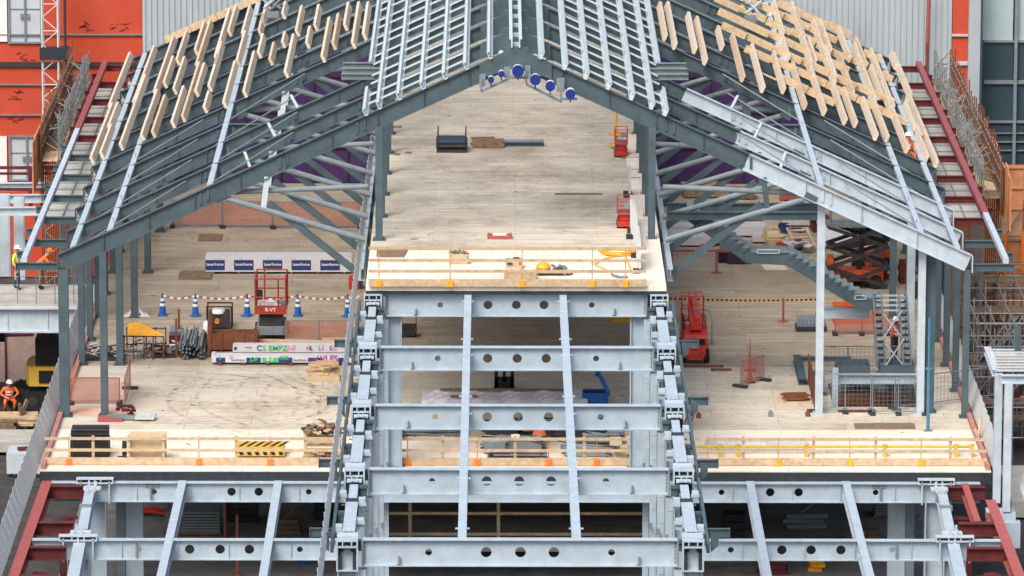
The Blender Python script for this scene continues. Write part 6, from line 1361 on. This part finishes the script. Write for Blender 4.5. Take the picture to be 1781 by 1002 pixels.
# side roofs under the outriggers and shaggy edge scaffolds
for s in (-1, 1):
    t = thing('side_roof', f'flat pale {SIDE[s]} side roof panels seen between the red stub beams', 'roof', (s*17.5, 30, 4), 0, 'side roofs'); m = MB(); m.box((s*17.45, 30.8, 4.55), (1.5, 33, .12)); part(t, 'panels', m, M['concrete']); m = MB()
    for k in range(22): m.box((s*17.45, 14.6+1.5*k, 4.63), (1.5, .06, .05))
    for dx in (-.4, .1): m.box((s*(17.45+dx), 30.8, 4.635), (.05, 33, .05))
    part(t, 'joint', m, M['mid'])
    y0_ = 27 if s < 0 else 19
    t = thing('edge_scaffold', f'shaggy tan netted scaffold along the {SIDE[s]} side of the roof', 'scaffold', (s*19, 35, -4), 0, 'edge scaffolds')
    rnd = random.Random(3+s); nn = 0
    def rail_set(x, zlo, zhi):
        m = MB(); y = y0_
        while y < 46: m.tube((s*x, y, -4.6), (s*x, y, zhi+rnd.uniform(-.25, .35)), .028, 5); y += .95
        part(t, 'standard_row', m, M['rust'] if x > 19 else M['mid'])
    rail_set(18.6, 4.4, 6.3); rail_set(19.3, 4.4, 6.5)
    m = MB()
    for x in (18.6, 19.3):
        for z in (4.7, 5.2, 5.7, 6.15): m.tube((s*x, y0_, z), (s*x, 46, z+rnd.uniform(-.05, .05)), .025, 5)
    part(t, 'ledger', m, M['mid']); m = MB(); y = y0_
    while y < 46:
        L_ = rnd.uniform(1.6, 3.2)
        for x in (18.75, 18.97, 19.17):
            m.box((s*x, y+L_/2, 4.62+rnd.uniform(0, .05)), (.2, L_-.05, .04), mi=rnd.choice((0, 1)))
        m.box((s*18.55, y+L_/2, 4.8), (.03, L_-.04, .22), mi=rnd.choice((0, 1))); y += L_
    part(t, 'plank_deck', m, [M['old_wood'], M['lvl_b']]); m = MB(); y = y0_+.2
    while y < 45:
        L_ = rnd.uniform(1, 2.4); a_ = [(s*(19.36+rnd.uniform(-.04, .08)), y, 4.5), (s*19.4, y+L_, 4.5), (s*(19.36+rnd.uniform(-.05, .1)), y+L_, 6.0+rnd.uniform(-.5, .4)), (s*19.42, y+L_*.5, 5.9+rnd.uniform(-.4, .3)), (s*19.36, y, 6.0+rnd.uniform(-.5, .4))]
        m.prism(a_, (s*.012, 0, 0)); y += L_+rnd.uniform(0, .25)
    part(t, 'hessian_net', m, meshmat('tan_netting_'+SIDE[s], (.34, .25, .17), .62, 9, .35))
    for k in range(80): m = MB(); y = rnd.uniform(y0_, 45.5); z = rnd.uniform(4.6, 6.1); m.bar((s*18.58, y, z), (s*(18.7+rnd.uniform(-.2, .6)), y+rnd.uniform(-.5, .5), z+rnd.uniform(-.3, .6)), .03, .05); part(t, 'tie', m, rnd.choice((M['tan'], M['old_wood'], M['mid'])))
    y = y0_-1.5
    while y < y0_+11: m = MB(); m.box((s*19.5, y, 4.75+rnd.uniform(-.1, .25)), (.05, 1.2, 2.1)); part(t, 'orange_board', m, M['osb']); y += 1.28
# ------------------------------------------------------------------ outside right: gantry, orange hoarding, scaffold
t = thing('pale_gantry', 'pale steel gantry with two posts and slatted top at the right deck edge', 'gantry', (17, -10, -1)); z1 = 3.85
m = MB(); m.base((inv(1733, 860, Y=-9.6).x, -9.6, -.9), (.26, .3, 4.6)); m.base((inv(1750, 875, Y=-10.5).x, -10.5, -1.0), (.26, .3, 4.6)); part(t, 'post', m, M['pale'])
xg = inv(1733, 860, Y=-9.6).x
m = MB(); m.ib((xg, -10.5, z1), (22, -10.5, z1), .25, .3); m.ib((xg-.1, -9.6, z1), (xg-.1, -6.0, z1+.05), .25, .25); m.ib((xg, -6.2, z1), (22, -6.2, z1), .2, .2); part(t, 'top_beam', m, M['pale'])
m = MB()
for k in range(7): m.box((xg+2, -7-.5*k, z1+.05), (4.2, .12, .05))
part(t, 'slat', m, M['zinc'])
for x, y in ((18.05, -9), (17.75, -6.5)): m = MB(); m.base((x, y, z1), (.2, .2, .9)); part(t, 'stub_post', m, M['dark'])
m = MB(); m.box((xg+.1, -10.2, -1.2), (1.0, .8, .3)); m.box((xg+.3, -10.6, -1.8), (.9, .5, .9)); part(t, 'base_box', m, M['light'])
t = thing('orange_hoarding', 'large orange stained plywood hoarding at the far right', 'hoarding', (21, 38, -4.6)); m = MB(); ztop = inv(1750, 287, Y=38).z
m.box((23.2, 38, (ztop-4.6)/2), (8.5, .12, ztop+4.6)); part(t, 'panels', m, M['osb']); m = MB()
for k in range(9): m.box((19.1+k*.95, 37.9, (ztop-4.6)/2), (.07, .07, ztop+4.6))
for k in range(6): m.box((23.2, 37.91, ztop-.1-k*.9), (8.5, .06, .07))
part(t, 'batten', m, M['orange_p'] if False else mat('batten_orange', (.5, .25, .11), .75))
m = MB()
for px in (1700, 1712): pass
t = thing('orange_hoarding', 'nearer orange plywood screen behind the right columns', 'hoarding', (18.4, 25, -4.6)); zt2 = inv(1680, 380, Y=26).z; m = MB(); m.box((18.9, 26, (zt2-4.6)/2), (2.2, .1, zt2+4.6)); part(t, 'panels', m, M['osb']); m = MB()
for k in range(4): m.box((18.0+k*.6, 25.92, (zt2-4.6)/2), (.05, .05, zt2+4.6))
for k in range(5): m.box((18.9, 25.93, zt2-.1-k*.8), (2.2, .04, .05))
part(t, 'batten', m, M['rail'])
OS2 = mat('faded_pink_plywood', (.55, .36, .25), .8, 0, .25, 2)
t = thing('orange_hoarding', 'orange plywood screens hung with loose sheets beyond the tube scaffold', 'hoarding', (21, 30, -4.6)); zt3 = inv(1740, 372, Y=30).z; rnd = random.Random(9)
for k in range(5):
    for q in range(4):
        m = MB(); m.box((19.6+k*1.05, 30+rnd.uniform(-.1, .1), zt3-.55-q*1.12+rnd.uniform(-.06, .06)), (1.0, .05, 1.06), ry=rnd.uniform(-.03, .03)); part(t, 'panel', m, M['osb'] if rnd.random() < .75 else OS2)
m = MB()
for k in range(6): m.tube((19.1+k*1.05, 29.8, -4.6), (19.1+k*1.05, 29.8, zt3+rnd.uniform(.3, 1.2)), .035, 6)
for q in range(5): m.tube((18.6, 29.78, zt3+.2-q*1.1), (25, 29.78, zt3+.2-q*1.1), .03, 6)
for q in range(4): m.tube((19.1+q*1.05, 29.75, zt3-1-q*.4), (20.2+q*1.05, 29.75, zt3+.8-q*.4), .03, 6)
part(t, 'tube_frame', m, mat('orange_brown_tube', (.3, .14, .07), .7)); m = MB()
for k in range(5): x = 19.3+k*.9; m.prism([(x, 29.7, zt3-.2-rnd.random()), (x+.35, 29.65, zt3-.4-rnd.random()), (x+.3, 29.7, zt3-2.2-rnd.random()), (x+.05, 29.66, zt3-1.9-rnd.random())], (0, .02, 0))
part(t, 'hanging_tarp', m, M['orange_p'])
M['tubegrey'] = mat('dull_scaffold_tube', (.27, .27, .265), .55, .2, .3, 3, (.22, .12, .08), .5, 2)
t = thing('tube_scaffold', 'grey tube scaffold with plank decks at the right of the deck', 'scaffold', (20, 20, -4.6)); rnd = random.Random(5)
m = MB(); xsS = (17.9, 18.55, 19.3, 20.1, 21.0, 22.2); ysS = (12, 14, 16.5, 19, 21.5, 24)
for x in xsS:
    for y in ysS: m.tube((x, y, -4.6), (x, y, 1.3+rnd.uniform(-.5, .6)), .03, 6)
part(t, 'standard', m, M['tubegrey']); m = MB()
for z in (-3.5, -2.3, -1.1, .1, 1.0):
    for y in ysS: m.tube((17.8, y, z), (22.4, y, z), .028, 5)
    for x in xsS: m.tube((x, 11.8, z), (x, 24.2, z), .028, 5)
part(t, 'ledger', m, M['tubegrey'])
for k in range(30): m = MB(); x = rnd.choice(xsS[:-1]); y = rnd.choice(ysS); z = rnd.uniform(-3.5, -.5); m.tube((x, y, z), (x+1.1, y, z+1.6), .026, 5); part(t, 'brace', m, M['tubegrey'])
for z, y in ((-2.25, 13), (-1.05, 15.2), (-1.05, 22), (.15, 19), (.15, 23), (-3.4, 15), (-2.25, 20), (.95, 21)): m = MB(); m.box((20.1, y, z), (4.4, 1.2, .05)); part(t, 'plank_deck', m, M['old_wood'])
for k in range(24): m = MB(); m.box((rnd.uniform(18, 22), rnd.uniform(12, 24), rnd.uniform(-3.4, .1)), (rnd.uniform(.2, .9), .15, rnd.uniform(.06, .3)), rz=rnd.random()); part(t, 'stored_gear', m, rnd.choice((M['red_ox'], M['charcoal'], M['wrap'])))
single('concrete_slab', MB().box((20.5, 6, -4.2), (4, 6, .6)), M['concrete'], 'pale concrete slab on the ground right of the right edge sheet', 'concrete slab')
single('concrete_slab', MB().box((21, -14, -2.6), (6, 6, .25)), M['concrete'], 'pale concrete slab at the bottom right corner behind the gantry', 'concrete slab')
# ------------------------------------------------------------------ things in the basement
for k, (px, py, w, h, lab) in enumerate(((335, 930, 2.0, .9, 'tall stack of grey panels in the left basement'), (1560, 900, 1.6, .9, 'dark cross braced frame stack in the right basement'))):
    c = inv(px, py, Z=-4.45); t = thing('panel_stack', lab, 'panel stack', c, 0, 'basement panel stacks'); m = MB()
    for q in range(7): m.base((0, .6, .12+q*.11), (w, 1.2, .08))
    lpart(t, 'panels', m, M['mid']); m = MB(); m.base((0, .6, 0), (w*1.05, 1.2, .12)); lpart(t, 'pallet', m, M['old_wood'])
m = MB()
for k in range(5): c = inv(235, 897, Z=-4.45); m.path([c+Vector((0, k*.16, .1)), c+Vector((.6, k*.15, .16)), c+Vector((1.2, k*.12-.1, .08)), c+Vector((1.5, k*.1-.3, .08))], .06, 8)
single('red_pipe_bundle', m, M['red'], 'bundle of bright red pipes on the left basement floor', 'pipes')
for px, py, lab in ((392, 935, 'red post prop in the left basement'), (413, 1000, 'red and white post at the bottom left'), (1650, 900, 'dark red post in the right basement')):
    c = inv(px, py, Z=-4.45); m = MB(); m.tube(c, c+Vector((0, 0, 2.2)), .05, 8); m.base(c, (.3, .3, .04)); single('basement_post', m, M['pinkred'], lab, 'post', 'basement posts')
c = inv(524, 1000, Y=-9); t = thing('blue_drum', 'blue plastic drum in the left basement near the wall', 'drum', (c.x, -4, -4.5)); m = MB(); m.lathe((0, 0, 0), [(.28, 0), (.3, .05), (.3, .4), (.28, .42), (.3, .45), (.3, .9), (.27, .95), (.001, .95)], 16); lpart(t, 'drum', m, M['blue'], True)

# ------------------------------------------------------------------ extra stacked material around the stair and the back right
rnd = random.Random(21)
for k, (px, py, w, d, h, mt, lab) in enumerate(((1385, 372, 1.3, 1.0, .3, 'zinc', 'zinc sheet pile far back on the right deck'), (1300, 385, 1.4, .9, .25, 'wrap', 'low wrapped pile far back behind the stair head'), (1475, 412, 1.5, 1.2, .4, 'wrap', 'wrapped pile half hidden behind the raised scissor lift'), (1430, 405, .8, .8, .6, 'red_ox', 'dark red crate by the tall pale column far back'), (1575, 495, .5, .6, .9, 'red_ox', 'dark red cabinet right of the raised scissor lift'), (1590, 520, .6, .8, .5, 'charcoal', 'dark crate right of the blue prop by the edge columns'), (1350, 470, 1.0, 1.0, .06, 'deck_new', 'pale new board lying in front of the stair landing'), (1225, 345, 1.9, 1.1, .5, 'tan', 'tan sheeted pile by the upper deck wall far back'), (1290, 348, 1.2, .9, .4, 'old_wood', 'brown timber pile far back near the purple wall'), (1370, 350, .7, .7, .7, 'pinkred', 'faded red cabinet far back near the purple wall'))):
    c = LD(px, py); t = thing('stored_pile', lab, 'pile', c, rnd.uniform(-.15, .15), 'stored piles on the lower decks'); m = MB(); n = 1 if h < .1 else 4
    for q in range(n): m.base((rnd.uniform(-.04, .04)*(n > 1), d/2+rnd.uniform(-.04, .04), .06*(n > 1)+h*q/n), (w*rnd.uniform(.93, 1), d*rnd.uniform(.93, 1), h/n-.006), rz=rnd.uniform(-.03, .03)*(n > 1))
    lpart(t, 'load', m, M[mt]); m = MB(); m.base((-w*.35, d/2, 0), (.1, d*.9, .055)); m.base((w*.35, d/2, 0), (.1, d*.9, .055)); lpart(t, 'bearer', m, M['old_wood']) if n > 1 else None
for k, (px, py, w, d, ry, lab) in enumerate(((1505, 470, 2.3, .9, .12, 'long dark machine arm beside the raised scissor lift'),)):
    c = LD(px, py); t = thing('folded_boom', lab, 'machine', c, 0); m = MB(); m.bar((-1.3, .2, .9), (1.2, .2, 1.35), .25, .25); m.bar((1.2, .2, 1.35), (-.6, .2, 1.75), .2, .2); lpart(t, 'arm', m, M['charcoal']); m = MB(); m.base((.3, .4, .2), (1.6, .9, .6)); lpart(t, 'body', m, M['scorange'])
    for x in (-.3, .9): m = MB(); m.tube((x, -.1, .28), (x, .12, .28), .28, 14); lpart(t, 'wheel', m, M['black'])
# scattered chips and dust bits on the decks
def chips(label, n, x0, x1, y0, y1, z, avoid=()):
    m = MB()
    for k in range(n):
        x, y = rnd.uniform(x0, x1), rnd.uniform(y0, y1)
        if any(a <= x <= b and c_ <= y <= d for a, b, c_, d in avoid): continue
        L_ = rnd.choice((.04, .05, .08, .1, .25)); m.box((x, y, z+.01), (L_, rnd.uniform(.02, .05), .015), rz=rnd.random()*3.1, mi=rnd.choice((0, 1, 1, 0, 2)))
    o = mk('wood_chips', m, [M['old_wood'], M['lvl_b'], M['charcoal']]); o['kind'] = 'stuff'; tag(o, label, 'wood chips')
chips('small brown wood chips scattered over the lower deck', 240, -16, 16, -7.5, 40, 0, ((PX0-.1, PX1+.1, PY0-.1, PY1+.1),)); chips('small brown wood chips scattered over the upper deck', 45, -4.6, 4.4, -7.5, 40, UZ)
# dark damp seams along the middle of the upper deck

# jumble of odd material under the stair head and beside the raised lift
JM = ('wrap', 'plywood', 'charcoal', 'mid', 'lvl_b', 'navy', 'scorange', 'red_ox', 'white')
JN = {'wrap': 'crumpled white wrapping sheet', 'plywood': 'loose plywood offcut', 'charcoal': 'dark steel piece', 'mid': 'grey steel piece', 'lvl_b': 'honey timber offcut', 'navy': 'navy plastic sheet', 'scorange': 'orange steel part', 'red_ox': 'dark red steel part', 'white': 'white board'}
AR = (('in the jumble behind the stair landing', 1335, 1412, 392, 440), ('in the jumble between tall pale column and raised lift', 1432, 1500, 385, 440), ('in the jumble under the stair head', 1180, 1260, 392, 436), ('beside the wheels of the raised scissor lift', 1440, 1560, 470, 510))
for a_, (lab, xa, xb, ya, yb) in enumerate(AR):
    for k, mt in enumerate(JM):
        if (k+a_) % 4 == 3: continue
        c = LD(rnd.uniform(xa, xb), rnd.uniform(ya, yb)); m = MB(); rz = rnd.random()*3
        w, d, h = rnd.uniform(.4, 1.0), rnd.uniform(.15, .6), rnd.uniform(.06, .4)
        m.base(c, (w, d, h), rz=rz); m.box(c+Vector((0, 0, h+.06)), (w*.8, d*.7, .05), rz=rz+.2, ry=rnd.uniform(-.1, .1)); m.box(c+Vector((.1, .05, h*.6)), (w*1.1, .06, .06), rz=rz-.15)
        single('loose_material', m, M[mt], JN[mt]+' '+lab, 'material', 'loose material on the right deck')
# clutter in the basement between the front beams
for k, (px, py, w, h, mt, lab) in enumerate(((420, 905, 1.2, .7, 'charcoal', 'dark crate in the left basement behind the red post'), (500, 925, .9, .5, 'old_wood', 'brown timber pile in the left basement'), (560, 900, .7, .9, 'bolt', 'black cabinet in the left basement by the wall'), (1400, 915, 1.5, .5, 'mid', 'grey block stack in the right basement'), (1275, 930, .8, .8, 'charcoal', 'dark crate in the right basement by the wall'), (1500, 940, 1.3, .4, 'old_wood', 'brown timber pile in the right basement'), (1345, 995, 1.0, .5, 'red_ox', 'dark red crate at the bottom of the right basement'), (1420, 990, .5, .4, 'amber', 'small amber box at the bottom of the right basement'))):
    c = inv(px, py, Z=-4.49); m = MB()
    for q in range(3): m.base(c+Vector((rnd.uniform(-.06, .06), q*.1, h*q/3)), (w, .8, h/3-.01), rz=rnd.uniform(-.08, .08))
    m.bar(c+Vector((-w*.6, -.1, .03)), c+Vector((w*.4, .2, h+.5)), .05, .05); single('basement_pile', m, M[mt], lab, 'pile', 'piles in the basement')
